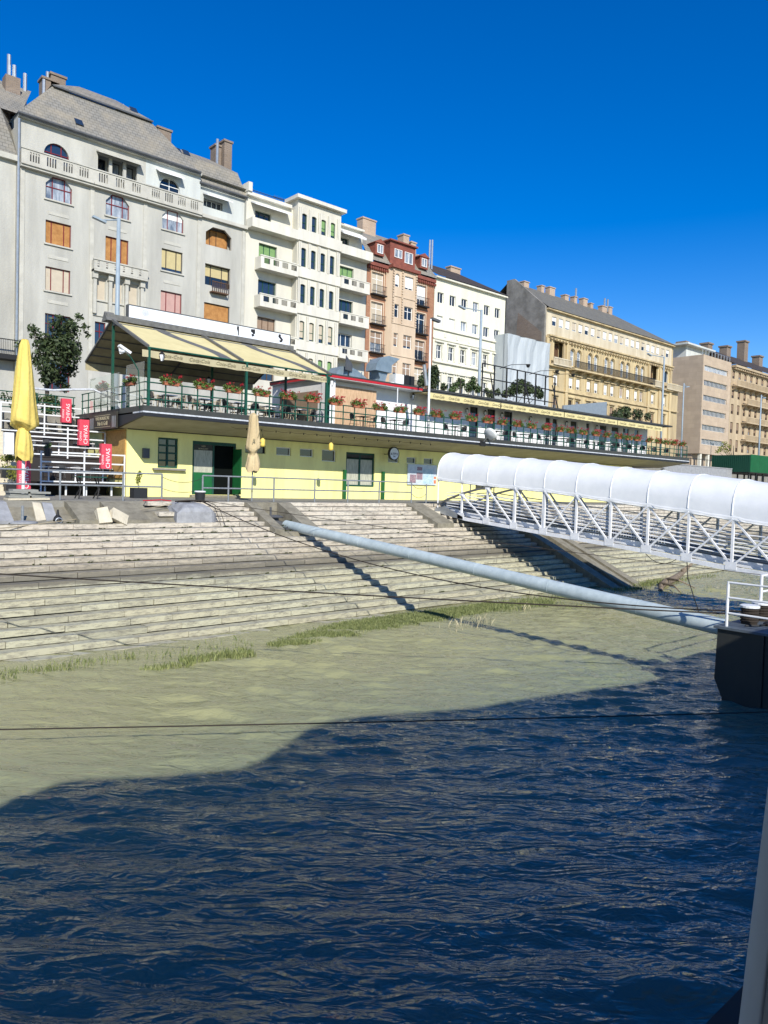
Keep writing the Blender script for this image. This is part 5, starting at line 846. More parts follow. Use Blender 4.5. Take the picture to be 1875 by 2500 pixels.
t = thing('bucket', 'black bucket with white rim on the promenade edge by the concrete block', 'bucket', (15.75,30.15,PZ)); m = MB(); m.lathe((15.75,30.15,PZ), [(.20,0),(.235,.42)], 16); m.build('body', 'black_plastic', t); m = MB(); m.lathe((15.75,30.15,PZ+.42), [(.25,0),(.255,.04),(.23,.06)], 16); m.build('rim', 'white_paint', t)
t = thing('iron_table', 'small table with ornate cast iron legs by the promenade railing', 'table', (11.9,33,PZ)); m = MB(); m.box(11.28, 12.55, 32.7, 33.3, 4.98, 5.03); m.build('tabletop', 'frame_green', t)
for x in (11.5,12.3):
    m = MB(); m.tube([(x-.16,32.75,PZ),(x,32.95,4.5),(x-.12,32.8,4.97)], .03, 6); m.tube([(x-.16,33.25,PZ),(x,33.05,4.5),(x-.12,33.2,4.97)], .03, 6); m.tube([(x,32.75,4.2),(x,33.25,4.2)], .03, 6); m.build('leg', 'iron', t)
m = MB(); m.box(9.45, 9.85, 37.0, 37.3, 5.95, 6.95); tag(m.build('menu_board', 'white_paint', off=(9.6,37.1,5.95)), 'blank white board standing on the stairs behind the yellow umbrella', 'board')
for i, (x, z, w_, c) in enumerate(((8.55,4.10,1.5,0),(8.2,4.18,.75,.06),(8.95,4.17,.6,.1),(8.5,4.26,1.25,.03),(8.15,4.35,.65,0),(8.95,4.345,.72,.05),(8.42,4.42,.9,0))):
    m = MB(); m.obox((x,30.3+c-.05*(i % 3),z), (w_,.62,.075), rz=random.uniform(-.05,.05), rx=random.uniform(-.02,.02), ry=random.uniform(-.02,.02), jit=.008); o = m.build('stone_slab', 'slab' if i else 'pale_stone', off=(x,30.3,z)); tag(o, 'flat grey paving slab in the pile below the yellow umbrella, '+('bottom','second layer left','second layer right','middle long','upper left','upper right','topmost')[i]+' one', 'slab', 'pile of paving slabs')
# ---- concrete and stones on the ledge
def zb(x, y): return (x*340/1659, 1160+y*220/1659)
A_ = lambda x, y, Y: at(*zb(x, y), Y=Y)
def wedge(l, px0, px1, Y1, m_, z0=3.25, zt=4.04, back=.5, nm='concrete_block', w_=None):
    x0, x1 = A_(px0,450,28.9).x, A_(px1,450,28.9).x; m = MB(); m.prism([(x0,Y0+.1,z0-.3),(x0,Y0+.1,zt),(x0,Y0-back,zt-.05),(x0,Y1,z0+.12),(x0,Y1,z0-.3)], (x1-x0,0,0)); return tag(m.build(nm, m_, off=((x0+x1)/2,29.2,z0)), l, 'concrete block')
wedge('large grey sloping concrete block at the left edge of the ledge', -700, 130, 28.5, 'concrete_grey', back=.3); wedge('brown sloping concrete block in the middle of the ledge', 870, 1140, 28.15, 'concrete', back=.2); wedge('long sloping concrete cheek at the right end of the ledge', 1300, 1700, 28.1, 'concrete', back=.05)
def lean(l, px0, px1, m_, z1, th=.12):
    x0, x1 = A_(px0,400,29.2).x, A_(px1,400,29.2).x; m = MB(); m.prism([(x0,28.75,3.26),(x0+.05,29.5,z1),(x1,29.5,z1-.03),(x1+.04,28.8,3.26)], (0,.10,.03)); return tag(m.build('stone_slab', m_, off=(x0,29,3.26)), l, 'slab')
lean('pale slab leaning on the ledge wall', 400, 515, 'pale_stone', 3.98); lean('grey slab leaning on the ledge wall beside the pale one', 518, 650, 'concrete_grey', 3.97)
for i, (px, py, sx_, sz_, r1, l) in enumerate(((1235,445,.46,.62,-.15,'pale tipped stone block on the ledge, left of two'),(1415,495,.66,.42,.45,'pale tipped stone block on the ledge, right of two'))):
    c = A_(px, py, 28.5); c.z = 3.40 if i == 0 else 3.36; m = MB(); m.obox((c.x*28.15/28.5,28.15,c.z+.12), (sx_,.24,sz_), ry=r1, rx=-.5, rz=-.1+.2*i, jit=.03); tag(m.build('stone_block', 'pale_stone', off=tuple(c)), l, 'stone block')
t = thing('umbrella_base', 'round grey umbrella base with short pipe on the ledge', 'umbrella base', tuple(A_(270,500,28.6))); c = A_(270,500,28.6); m = MB(); m.lathe((c.x,c.y,3.26), [(.5,0),(.5,.05),(.4,.07),(.1,.10)], 24); m.build('plate', 'concrete_grey', t); m = MB(); m.tube([(c.x,c.y,3.3),(c.x,c.y,3.9)], .05, 8); m.build('pipe', 'galvanised', t)
c = A_(690,470,28.8); t = thing('mooring_fitting', 'black iron mooring fitting with ring on the ledge', 'mooring fitting', (c.x,c.y,3.25)); m = MB(); m.lathe((c.x,c.y,3.25), [(.14,0),(.17,.1),(.13,.22),(.06,.3),(.03,.5)], 12); m.build('body', 'iron', t); m = MB(); m.tube([(c.x+.12*math.cos(a),c.y-.16,3.34+.1*math.sin(a)) for a in np.linspace(0,6.28,13)], .022, 5); m.build('ring', 'zinc', t)
# ---- big concrete mooring block
def zc(x, y, Y): return at(380+x*240/1659, 1180+y*160/1106, Y=Y)
a, b, c, d = zc(430,560,28.1), zc(1045,560,28.1), zc(455,345,28.6), zc(950,350,28.6)
t = thing('mooring_block', 'big rounded grey concrete mooring block with ropes set into the steps', 'concrete block', ((a.x+b.x)/2,28.8,3.1)); m = MB(); prof = [(28.08,3.0,0),(28.1,3.68,.02),(28.22,3.86,.1),(28.5,3.99,.28),(29.3,4.06,.34),(30.2,4.03,.3)]; n = 12; vs = []
for i, (y, z, ins) in enumerate(prof):
    for j in range(n+1):
        u = j/n; e = max(0, abs(u-.5)*2-.62)/.38; x = a.x-.1+ins+(b.x-a.x+.15-2*ins)*u; vs.append((x, y+.22*e*e, z-.22*e*e*(1 if i > 1 else .3)))
m.add(vs, [(i*(n+1)+j, i*(n+1)+j+1, (i+1)*(n+1)+j+1, (i+1)*(n+1)+j) for i in range(len(prof)-1) for j in range(n)])
L_ = [vs[i*(n+1)] for i in range(len(prof))]; m.poly(L_[::-1]+[(a.x-.1,30.2,3.0)][::-1]); Rr = [vs[i*(n+1)+n] for i in range(len(prof))]; m.poly(Rr+[(b.x+.05,30.2,3.0)]); m.build('block', 'concrete_grey', t, smooth=False)
m = MB(); g = random.Random(2)
for i in range(5): x0 = a.x+.5+i*.12; m.tube([(x0-.25,29.2,4.08),(x0+.3,29.0,4.13),(x0+.8,29.15,4.08)], .035, 5)
m.build('rope_coil', 'rope_dark', t)
# ---- niche of the mooring boom
def zd(x, y, Y): return at(600+x*220/1659, 1180+y*180/1357, Y=Y)
t = thing('boom_niche', 'concrete niche with sloping cheeks cut into the steps for the mooring boom', 'niche', ((NX0+NX1)/2,27.2,2.6)); xi0, xi1 = zd(720,1060,27.2).x-.05, zd(1110,1040,27.2).x+.05
m = MB(); m.box(NX0+.01, NX1-.01, 27.14, 30.21, 2.2, 2.83); m.build('floor', 'concrete', t); m = MB(); m.box(NX0, NX1, 29.72, 30.23, 2.84, 4.045); m.build('back_wall', 'concrete', t)
for x0, x1 in ((NX0,xi0),(xi1,NX1)): m = MB(); m.prism([(x0,27.16,2.832),(x0,27.16,2.95),(x0,29.6,4.04),(x0,29.715,4.043),(x0,29.715,2.832)], (x1-x0,0,0)); m.build('cheek', 'concrete', t)
c = zd(545,600,28.75); BM = thing('mooring_boom', 'long pale blue steel mooring boom from the stone steps to the pontoon', 'boom', (c.x,28.4,2.83))
A0, B0 = Vector((19.18,28.35,3.06)), at(1772,1533,Y=8.18); kk = 14; m = MB(); m.tube([tuple(A0.lerp(B0, i/kk)) for i in range(kk+1)], .222, 20, cap=False); 
o = m.build('pipe', 'boom_paint', BM, smooth=True); m = MB()
for f in (.12,.27,.42,.58,.73,.88): p = A0.lerp(B0, f); q_ = A0.lerp(B0, f+.0008); m.tube([tuple(p),tuple(q_)], .2285, 20)
m.builds('weld_seam', 'boom_paint', BM); m = MB(); m.lathe((c.x,28.75,3.42), [(.05,-.04),(.36,-.04),(.38,0),(.25,.06),(.08,.09)], 20); m.build('cap_plate', 'lead', BM); m = MB(); m.lathe((c.x,28.75,2.83), [(.2,0),(.16,.3),(.16,.58)], 12); m.tube([(c.x-.1,29.0,3.45),(c.x-.1,29.0,3.85)], .05, 8); m.bar((c.x,28.75,3.2),tuple(A0+Vector((0,.1,0))), .22, .2); m.tube([(19.0,28.0,2.84),(19.05,27.9,3.0)], .1, 8); m.build('hinge', 'lead', BM)
# ================================================================== GANGWAY
GW = thing('gangway', 'white steel truss gangway with rounded white canopy leading to the pontoon', 'gangway', (31.3,18,0)); Y_ = [29.2,27.14,25.31,21.7,18.22,16.36,13.08,9.4,6.0]; Zc = [3.66,3.31,3.17,2.87,2.61,2.45,2.1,1.86,1.8]
zch = lambda y: float(np.interp(y, Y_[::-1], Zc[::-1])); clow = lambda y: float(np.interp(y, [6,8.5,11.74,14.11,17.86,21.72,25.5,29.2], [3.62,3.83,4.1,4.38,4.73,5.11,5.33,5.6])); ctop = lambda y: float(np.interp(y, [6,8.5,11.99,13.94,17.66,21.35,24.8,29.2], [5.15,5.33,5.59,5.83,6.13,6.48,6.71,7.0]))
ztc = lambda y: clow(y)-.10-max(0,(y-24.0))**1.75*.082
GX0, GX1 = 30.0, 32.7; nb = [29.2-1.83*i for i in range(12)]
for gx in (GX0, GX1):
    ys_ = np.linspace(29.2, 8.2, 30); m = MB()
    for a, b in zip(ys_, ys_[1:]): m.bar((gx,a,zch(a)),(gx,b,zch(b)), .15, .17)
    m.build('bottom_chord', 'white_steel', GW); m = MB()
    for a, b in zip(ys_, ys_[1:]): m.bar((gx,a,max(ztc(a),zch(a)+.12)),(gx,b,max(ztc(b),zch(b)+.12)), .09, .10)
    m.build('top_chord', 'awning_frame' if gx == GX0 else 'white_steel', GW)
    for i, y in enumerate(nb[1:]):
        if ztc(y)-zch(y) < .2: continue
        m = MB(); m.bar((gx,y,zch(y)),(gx,y,ztc(y)), .10, .09); m.obox((gx+(-.08 if gx == GX0 else .08),y,zch(y)+.12), (.02,.45,.32), rx=0); m.obox((gx,y,ztc(y)-.06), (.1,.32,.14)); m.build('truss_post', 'white_steel', GW)
    for i in range(1, 11):
        y, y2 = nb[i], nb[i+1] if i < 11 else 8; m = MB()
        if i < 6: m.bar((gx-.05,y,ztc(y)-.05),(gx-.05,y2,zch(y2)+.08), .07, .07)
        else: m.bar((gx-.05,y,zch(y)+.08),(gx-.05,y2,ztc(y2)-.05), .07, .07)
        if i >= 4 and gx == GX0: m.bar((gx+.03,y,zch(y)+.1),(gx+.03,y2,ztc(y2)-.06), .06, .06) if i < 6 else m.bar((gx+.03,y,ztc(y)-.06),(gx+.03,y2,zch(y2)+.1), .07, .07)
        m.build('diagonal', 'white_steel', GW)
    for k, h in enumerate((.55,.72,.89,1.06,1.23,1.42)):
        m = MB(); yy = [y for y in np.linspace(28.6, 8.2, 18)]; m.tube([(gx+(.09 if gx == GX0 else -.09),y,zch(y)+h*min(1,(ztc(y)-zch(y))/1.3+.25)) for y in yy], .026, 6); m.build('handrail', 'white_steel', GW)
for h, w_ in ((.30,.3),):
    m = MB(); ys_ = np.linspace(29.0, 8.2, 24)
    for a, b in zip(ys_, ys_[1:]): m.bar((GX0+.3,a,zch(a)+.22),(GX0+.3,b,zch(b)+.22), .05, .26)
    m.build('stringer', 'white_steel', GW); m = MB()
    for a, b in zip(ys_, ys_[1:]): m.bar((GX1-.3,a,zch(a)+.22),(GX1-.3,b,zch(b)+.22), .05, .26)
    m.build('stringer', 'white_steel', GW); m = MB()
    for a, b in zip(ys_, ys_[1:]): m.bar(((GX0+GX1)/2,a,zch(a)+.37),((GX0+GX1)/2,b-.0,zch(b)+.37), .05, GX1-GX0-.5) if False else m.prism([(GX0+.28,a,zch(a)+.36),(GX1-.28,a,zch(a)+.36),(GX1-.28,b,zch(b)+.36),(GX0+.28,b,zch(b)+.36)], (0,0,.05))
    for y in nb: m.box(GX0+.08, GX1-.08, y-.05, y+.05, zch(y)+.0, zch(y)+.1)
    m.build('walkway', 'deck_grey', GW)
m = MB(); m.prism([(GX0-.09,29.35,3.62),(GX0-.09,29.35,3.8),(GX0-.09,28.6,3.95),(GX0-.09,27.2,3.42),(GX0-.09,27.2,3.25)], (.02,0,0)); m.build('end_plate', 'zinc', GW)
for y in (29.2,27.4,25.6,23.8,22):
    m = MB(); 
    for x in (GX0,GX1): m = MB().tube([(x,y,zch(y)),(x,y,clow(y)+.05)], .035, 6); m.build('canopy_post', 'white_steel', GW)
m = MB(); nu, nv = 9, 18; nbay = 13; bl_ = 1.83; vs = []; fs = []
def cpoint(y, v, sag):   # v 0..1 across the arch from the near edge to the far edge
    a = math.pi*v; e = .78; cx = (GX0+GX1)/2; hw = (GX1-GX0)/2+.05
    x = cx-hw*math.copysign(abs(math.cos(a))**e, math.cos(a)); h = abs(math.sin(a))**.80; z0, z1 = clow(y), ctop(y)
    s = sag*(.035*math.sin(a)**.5 if 0 < v < 1 else 0); return (x+s*math.cos(a)*.9, y, z0+(z1-z0)*h-s*(.35+.65*math.sin(a))-(.075*sag if v in (0,1) else 0))
rows = []
for bq in range(nbay):
    for i in range(nu): u = i/nu; rows.append((29.25-bl_*(bq+u), math.sin(math.pi*u)**.7))
rows.append((29.25-bl_*nbay, 0)); W_n = nv+1
for y, s in rows:
    for j in range(nv+1): vs.append(cpoint(y, j/nv, s))
fs = [(i*W_n+j, i*W_n+j+1, (i+1)*W_n+j+1, (i+1)*W_n+j) for i in range(len(rows)-1) for j in range(nv)]; m.add(vs, fs); m.poly([vs[j] for j in range(W_n)] if False else [vs[0],vs[0],vs[0]][:0] or [vs[0],vs[1],vs[2]]); o = m.build('canopy', 'canopy', GW, smooth=True)
for bq in range(nbay+1): y = 29.25-bl_*bq; m = MB(); m.tube([tuple(Vector(cpoint(y, v, 0))+Vector((0,0,-.012))) for v in np.linspace(0,1,15)], .032, 6); m.build('canopy_rib', 'shade_white', GW)
m = MB(); vs = []; g = random.Random(4)
for i, (y, s) in enumerate(rows):
    p = cpoint(y, 0, s); w1 = .02+.04*s; vs += [(p[0]+.02,p[1],p[2]+.03),(p[0]-w1,y,p[2]-.06+.02*math.sin(i*1.7)),(p[0]-.02+.03*s,y,p[2]-.14-.02*s),(p[0]-.05*s,y,clow(y)-.20),(p[0]+.03,y,clow(y)-.24)]
m.add(vs, [(i*5+j, i*5+j+1, (i+1)*5+j+1, (i+1)*5+j) for i in range(len(rows)-1) for j in range(4)]); m.build('canopy_skirt', 'canopy', GW, smooth=True)
m = MB()
for y in np.arange(20.5, 15.6, -.13): m.tube([(GX0+.16,y,zch(y)+.45),(GX0+.16,y,zch(y)+1.5)], .012, 4)
for h in np.arange(.45,1.55,.13): m.tube([(GX0+.16,20.5,zch(20.5)+h),(GX0+.16,15.6,zch(15.6)+h)], .010, 4)
m.build('mesh_gate', 'white_steel', GW)
# cheeks and ramp of stone
m = MB(); m.prism([(28.1,27.3,2.6),(28.1,27.3,3.08),(28.1,29.8,4.06),(28.1,30.25,4.06),(28.1,30.25,2.6)], (1.25,0,0)); tag(m.build('concrete_cheek', 'concrete', off=(28.7,28.5,3)), 'sloping concrete cheek at the landing of the gangway', 'cheek')
sl = lambda y: PZ-(Y0-y)*SH/SD
t = thing('slipway', 'stone slipway with two grooves running down the steps behind the gangway', 'slipway', (35.7,25,0))
for x0, x1, h in ((34.25,35.0,.26),(35.45,36.15,.3),(36.6,37.2,.26)): m = MB(); m.prism([(x0,20.3,-.3),(x0,20.3,sl(20.3)+h),(x0,29.6,sl(29.6)+h),(x0,29.9,4.06),(x0,29.9,2.5)], (x1-x0,0,0)); m.build('beam', 'concrete', t)
m = MB(); m.prism([(34.9,20.4,-.3),(34.9,20.4,sl(20.4)+.06),(34.9,29.6,sl(29.6)+.06),(34.9,29.6,2.5)], (1.9,0,0)); m.build('groove_floor', 'concrete', t)
# ================================================================== PONTOON
PT = thing('pontoon', 'black steel mooring pontoon with grey deck at the right edge', 'pontoon', (18.15,5,0)); m = MB(); m.prism([(18.15,-3,-1),(18.15,7.7,-1),(18.15,7.80,.06),(18.15,8.0,.5),(18.15,7.97,1.5),(18.15,7.97,1.74),(18.15,-3,1.74)], (45,0,0)); m.build('hull', 'hull_black', PT); m = MB(); m.box(18.08, 63, -3, 8.04, 1.742, 1.80); m.build('deck', 'deck_grey', PT)
m = MB()
for y in (6.9,5.5,4.0): m.box(18.10, 18.149, y-.04, y+.04, -.2, 1.74)
m.builds('hull_rib', 'hull_black', PT); p2 = at(1860,1403,Y=7.75)
m = MB(); m.tube([(18.25,7.8,1.8),(18.25,7.8,2.9)], .035, 8); m.build('railing_post', 'white_paint', PT); m = MB(); m.tube([(p2.x,7.75,1.8),(p2.x,7.75,p2.z)], .04, 8); m.build('railing_post', 'white_paint', PT)
for z in (2.88, 2.51, 2.13): m = MB(); m.tube([(18.25,7.8,z),(18.25,3.0,z)], .026, 7); m.build('railing_bar', 'white_paint', PT)
for z in (p2.z-.03, p2.z-.45): m = MB(); m.tube([(p2.x,7.75,z),(p2.x+8,7.75,z)], .03, 7); m.build('railing_bar', 'white_paint', PT)
for x, y in ((19.13,7.62),(19.95,7.66)):
    m = MB(); m.lathe((x,y,1.80), [(.19,0),(.19,.40)], 18)
    for z in (.05,.12,.19,.26,.33): m.lathe((x,y,1.80+z), [(.19,0),(.215,.015),(.215,.04),(.19,.055)], 18)
    o = m.build('bollard', 'rope_dark', PT); m = MB(); m.lathe((x,y,2.2), [(.20,0),(.235,.015),(.235,.06),(.2,.075)], 18); m.build('bollard_cap', 'white_paint', o)
m = MB(); m.lathe((19.25,7.2,1.81), [(.12,0),(.13,.05),(.06,.1)], 10); m.tube([(18.6,7.5,1.83),(18.9,7.3,1.83),(19.3,7.2,1.84),(19.6,7.35,1.83)], .02, 5); m.build('deck_fitting', 'iron', PT)
# ---- ropes
def rope(l, pts, r, m_): m = MB(); m.tube(pts, r, 6); return tag(m.build('rope', m_, off=pts[0]), l, 'rope')
bo = (19.0,7.55,2.05); L0 = at(0,1399,Y=20.0); L0 = Vector(bo)+(L0-Vector(bo))*1.15
rope('long dark mooring rope crossing from the left edge to the pontoon bollard', lace(0,tuple(L0),bo,.05,20), .018, 'rope_dark'); rope('dark mooring rope from the concrete block down to the pontoon bollard', lace(0,(15.2,28.9,4.08),(19.0,7.6,2.12),1.0,24), .018, 'rope_dark')
e3 = at(1875,1405,X=29.7); rope('thin dark rope from the concrete block towards the far end of the gangway', lace(0,(15.5,28.9,4.1),tuple(e3),.12,20), .012, 'rope_dark')
s4 = at(-60,1296,Y=27.6); rope('pale rope from the left edge up to the black bucket', lace(0,tuple(s4),(15.3,29.9,4.12),.10,16), .016, 'rope_pale')
r5 = at(1748,1741,Z=.32); l5 = at(0,1779,Z=.40); r6 = l5+(r5-l5)*1.10; l5 = r5+(l5-r5)*1.2; rope('taut rope just above the water in front of the pontoon', lace(0,tuple(l5),tuple(r6),.03,20), .013, 'rope_dark')
rope('black cable hanging from the gangway into the water', [(29.95,14.55,2.25),(30.0,14.5,1.5),(30.2,14.3,.7),(30.45,14.1,-.1)], .02, 'iron'); rope('black cable loop hanging below the gangway chord', lace(0,(29.92,16.4,2.36),(29.92,15.0,2.25),.3), .014, 'iron')
for k_, (x0, x1) in enumerate(((15.3,15.55),(15.5,15.75))): rope(('left','right')[k_]+' of two slack ropes lying over the front of the concrete block', [(x0-.1,28.9,4.1),(x0,28.4,3.98),(x0+.12,28.12,3.8),(x1+.1,28.04,3.1)], .014, 'rope_dark')
rope('short red rope lying on the top step beside the concrete block', [(13.0,29.9,4.08),(13.4,29.95,4.09),(13.8,29.92,4.12),(14.3,30.0,4.07)], .025, 'red_stripe')
# ---- driftwood
t = thing('driftwood', 'pale driftwood log stranded at the water edge behind the boom', 'driftwood', (39,20.2,0)); m = MB(); g = random.Random(9); m.tube([(35.6,18.6,0),(36.6,19.1,.16),(38.0,19.6,.2),(40.0,20.2,.16),(42.2,20.8,.3),(44.0,21.1,.7)], [.10,.15,.2,.2,.16,.07], 9); m.build('trunk', 'wood_drift', t)
for pts in ([(36.6,19.1,.3),(36.2,18.2,.3),(35.9,17.6,-.05)],[(42.0,20.7,.5),(43.2,20.6,.9),(44.6,20.9,1.1)],[(38,19.5,.4),(37.5,18.6,.45),(38.2,17.9,0)]): m = MB(); m.tube(pts, [.08,.05,.02], 6); m.build('branch', 'wood_drift', t)
# ---- grass and weeds
def blades(patches, h, seed, name, mt):
    g = random.Random(seed); m = MB()
    for (x0, x1, y0, y1, n, hh) in patches:
        for _ in range(n):
            u = g.random(); x = x0+(x1-x0)*u; yc = y0+(y1-y0)*g.betavariate(2,2); q = hh*g.uniform(.45,1.25); a = g.uniform(0,6.28); dx, dy = math.cos(a), math.sin(a); w_ = (.012 if name == 'grass' else .007)*g.uniform(.7,1.6); lx, ly = g.uniform(-.5,.5)*q, g.uniform(-.5,.5)*q
            m.add([(x-dx*w_,yc-dy*w_,-.03),(x+dx*w_,yc+dy*w_,-.03),(x+dx*w_*.7+lx*.4,yc+dy*w_*.7+ly*.4,q*.6),(x+lx,yc+ly,q)], [(0,1,2),(0,2,3)])
    o = m.build(name, mt, kind='stuff'); o['label'] = {'grass': 'green grass growing in the shallow water along the lowest step','dry_reeds': 'pale dry stalks standing in the shallow water','weeds': 'small weeds growing in the joints of the stone steps'}[name]; o['category'] = 'grass'; return o
P_ = [(4.6,6.8,19.3,20.3,260,.13),(6.8,8.5,19.4,20.4,120,.14),(8.0,9.4,18.0,18.6,260,.12),(9.2,11.4,18.1,18.9,900,.16)]
for i in range(24): x = 12.4+i*.52; c = 18.55+.05*i*.9; P_.append((x,x+.7,c-.25*random.random(),min(20.98,c+.8+1.5*min(1,i/7)*random.uniform(.75,1)),800,.09))
P_ += [(23.5,27.6,18.7,20.9,1400,.15),(27.5,30,19.2,20.8,300,.12),(33.5,36,19.3,20.6,400,.14),(36.5,40.5,19.8,21.2,900,.16),(40,46,20,21,250,.12),(8,12,19.0,20.3,90,.18),(26,30,17.8,18.4,60,.15),(34,40,17,18,40,.2)]
blades(P_, .2, 3, 'grass', 'grass'); blades([(18.6,21.4,17.2,18.2,42,.36),(24.5,25.2,18.6,19,8,.3)], .3, 4, 'dry_reeds', 'reed_dry')
wp = []; g = random.Random(6)
for i in range(90): k_ = g.choice([2,3,4,4,5,5,6,6,7,8,9,10,13,16,18]); x = g.uniform(7,31); y = Y0-SD*k_+.40; wp.append((x,x+g.uniform(.1,.4),y-.03,y+.03,7,PZ-SH*(k_)))
m = MB()
for x0, x1, y0, y1, n, zz in wp:
    for _ in range(n):
        x = g.uniform(x0,x1); a = g.uniform(0,3.14); h = g.uniform(.02,.07); m.add([(x-.02,y1,zz+.0),(x+.02,y1-.02,zz),(x+.03+.05*math.cos(a),y1-.06,zz+h),(x-.03+.04*math.cos(a),y1-.02,zz+h*.8)], [(0,1,2,3)])
o = m.build('weeds', 'hedge', kind='stuff'); o['label'] = 'small weeds growing in the joints of the stone steps'; o['category'] = 'weeds'
# ================================================================== RIGHT BACKGROUND, TREES
t = thing('container_stand', 'green corrugated container box raised on dark legs above the quay', 'container', (95,38,PZ)); m = MB()
for i in range(40): y = 36.02+i*.113; m.box(88.7-(.03 if i % 2 else 0), 88.75, y, y+.113, 7.8, 9.8)
m.build('side_panel', 'green_panel_dark', t); m = MB()
for i in range(150): x = 88.72+i*.16; m.box(x, x+.16, 36.0-(.04 if i % 2 else 0), 36.05, 7.8, 9.85)
m.build('front_panel', 'green_panel', t); m = MB(); m.box(88.76, 112.7, 36.06, 40.5, 7.7, 7.8); m.build('floor', 'frame_dark', t)
for i in range(12): x = 88.9+i*2; m = MB(); m.box(x, x+.15, 36.2, 36.35, 4, 7.7); m.box(x, x+.15, 40, 40.15, 4, 7.7); m.builds('leg', 'iron', t)
m = MB(); m.box(96, 99, 36.4, 36.5, 6.6, 7.6); tag(m.build('tarpaulin', 'blue_tarp', off=(97,36.4,6.6)), 'blue tarpaulin hanging under the green container', 'tarpaulin')
m = MB(); m.box(72.2, 88.5, 38, 38.3, 4, 8.1); m.box(72.0, 88.5, 37.95, 38.35, 8.1, 8.2); tag(m.build('parapet_wall', 'concrete_grey', off=(78,38,4)), 'low grey concrete wall between terrace end and green container', 'wall')
t = thing('iron_fence', 'dark iron fence along the road before the office block', 'fence', (100,44.5,8.45))
for z in (8.6, 9.55): m = MB(); m.box(72, 120, 44.5, 44.54, z, z+.06); m.build('rail', 'iron', t)
for i in range(33): x = 72+i*1.5; m = MB(); m.box(x, x+.06, 44.49, 44.55, 8.45, 9.65); m.build('post', 'iron', t)
t = thing('road_railing', 'green railing along the upper road behind the seating tiers', 'railing', (8,44.4,8.45))
for z in (8.75,9.15,9.6): m = MB(); m.tube([(0,44.4,z),(15.1,44.4,z)], .03, 6); m.build('rail', 'rail_green', t)
for i in range(16): m = MB(); m.tube([(i*1.0,44.4,8.45),(i*1.0,44.4,9.62)], .03, 6); m.build('post', 'rail_green', t)
m = MB(); m.box(2, 10.7, 45.5, 45.6, 8.45, 9.9); tag(m.build('fence_panel', 'frame_green', off=(7,45.5,8.45)), 'dark green fence panel beside the road at the left edge', 'fence')
pp = [tuple(at(px, py, Y=40)) for px, py in ((80,948),(130,953),(180,951),(228,951),(262,967),(291,981),(290,1000),(288,1030),(300,1045),(308,1049))]; m = MB(); m.tube(pp, .06, 7); tag(m.build('pipe', 'fascia_white', off=pp[0]), 'pale sagging pipe running to the terrace corner', 'pipe')
def tree(name, l, x, y, z0, blobs, n, size, lm, seed, cat='tree', tr=.14, grp=None):
    t = thing(name, l, cat, (x,y,z0)); m = MB().leaves(blobs, n, size, seed=seed, shell=.45); m.build('crown', lm, t); m = MB(); g = random.Random(seed); top = max(b[2] for b in blobs); m.tube([(x,y,z0),(x+.05,y,(z0+top)/2),(x,y,top)], [tr,tr*.7,tr*.2], 7)
    for b in blobs[:8]: zb_ = z0+(b[2]-z0)*.45; m.tube([(x,y,zb_),((x+b[0])/2,(y+b[1])/2,(zb_+b[2])/2+.1),(b[0],b[1],b[2])], [tr*.5,tr*.3,tr*.1], 5)
    m.build('trunk', 'bark', t); return t
def px_blobs(pts, Y, s): 
    o = []; g = random.Random(len(pts))
    for px, py, rr in pts: p = at(px, py, Y=Y); r = rr*(p-Vector((0,0,5))).dot(fw)/1800*1.15; o.append((p.x, Y+g.uniform(-.6,.6)*s, p.z, r, r*.9, r))
    return o
lt = [(150,862,30),(120,880,26),(172,870,26),(95,850,20),(75,815,14),(78,800,9),(110,835,22),(140,830,24),(170,815,22),(182,790,14),(183,778,9),(160,795,14),(125,800,18),(140,780,10),(140,845,28),(195,845,16),(120,910,22),(150,915,22),(100,900,20),(60,840,12),(45,838,9),(175,900,18),(90,875,16),(50,880,10),(105,930,15),(160,940,15),(205,820,8),(195,805,9)]
tree('ash_tree', 'dark green young tree between the yellow umbrella and the gabled awning', 14.0, 46, 8.45, px_blobs(lt, 46, 1.5), 4300, .13, 'leaf_dark', 21)
tree('small_tree', 'dark small tree behind the white lamp post', 46.5, 47, 8.45, px_blobs([(1035,925,16),(1050,910,14),(1062,925,14),(1020,935,10),(1060,900,9),(1080,945,8),(1045,940,14)], 47, 1), 1700, .15, 'leaf_dark', 22); tree('small_tree', 'grey green small tree in front of the cream house, left of the tall lamp', 53, 49, 8.45, px_blobs([(1115,945,11),(1130,935,12),(1145,945,12),(1150,930,9),(1155,950,10),(1105,955,8)], 49, 1), 1500, .13, 'leaf_mid', 23)
tree('bush', 'dark dense bush seen through the billboard frame', 60, 49, 8.45, px_blobs([(1265,945,16),(1285,950,16),(1250,955,12),(1305,958,13),(1240,962,9),(1325,962,10),(1200,962,9),(1180,955,6),(1215,958,8),(1272,935,9)], 49, 1), 2600, .15, 'leaf_dark', 24, 'bush'); tree('bush', 'dark bush above the flat roof in front of the ochre palace', 76, 46, 8.45, px_blobs([(1515,1012,14),(1535,1008,15),(1555,1012,13),(1500,1018,10),(1570,1018,9),(1530,1000,8)], 46, 1), 1600, .15, 'leaf_dark', 25, 'bush')
tree('small_tree', 'thin leafed young tree in front of the sand coloured house', 112, 48, 8.45, px_blobs([(1771,1085,8),(1765,1095,8),(1778,1098,8),(1760,1102,6),(1785,1090,5)], 48, 1), 260, .14, 'leaf_lime', 26)
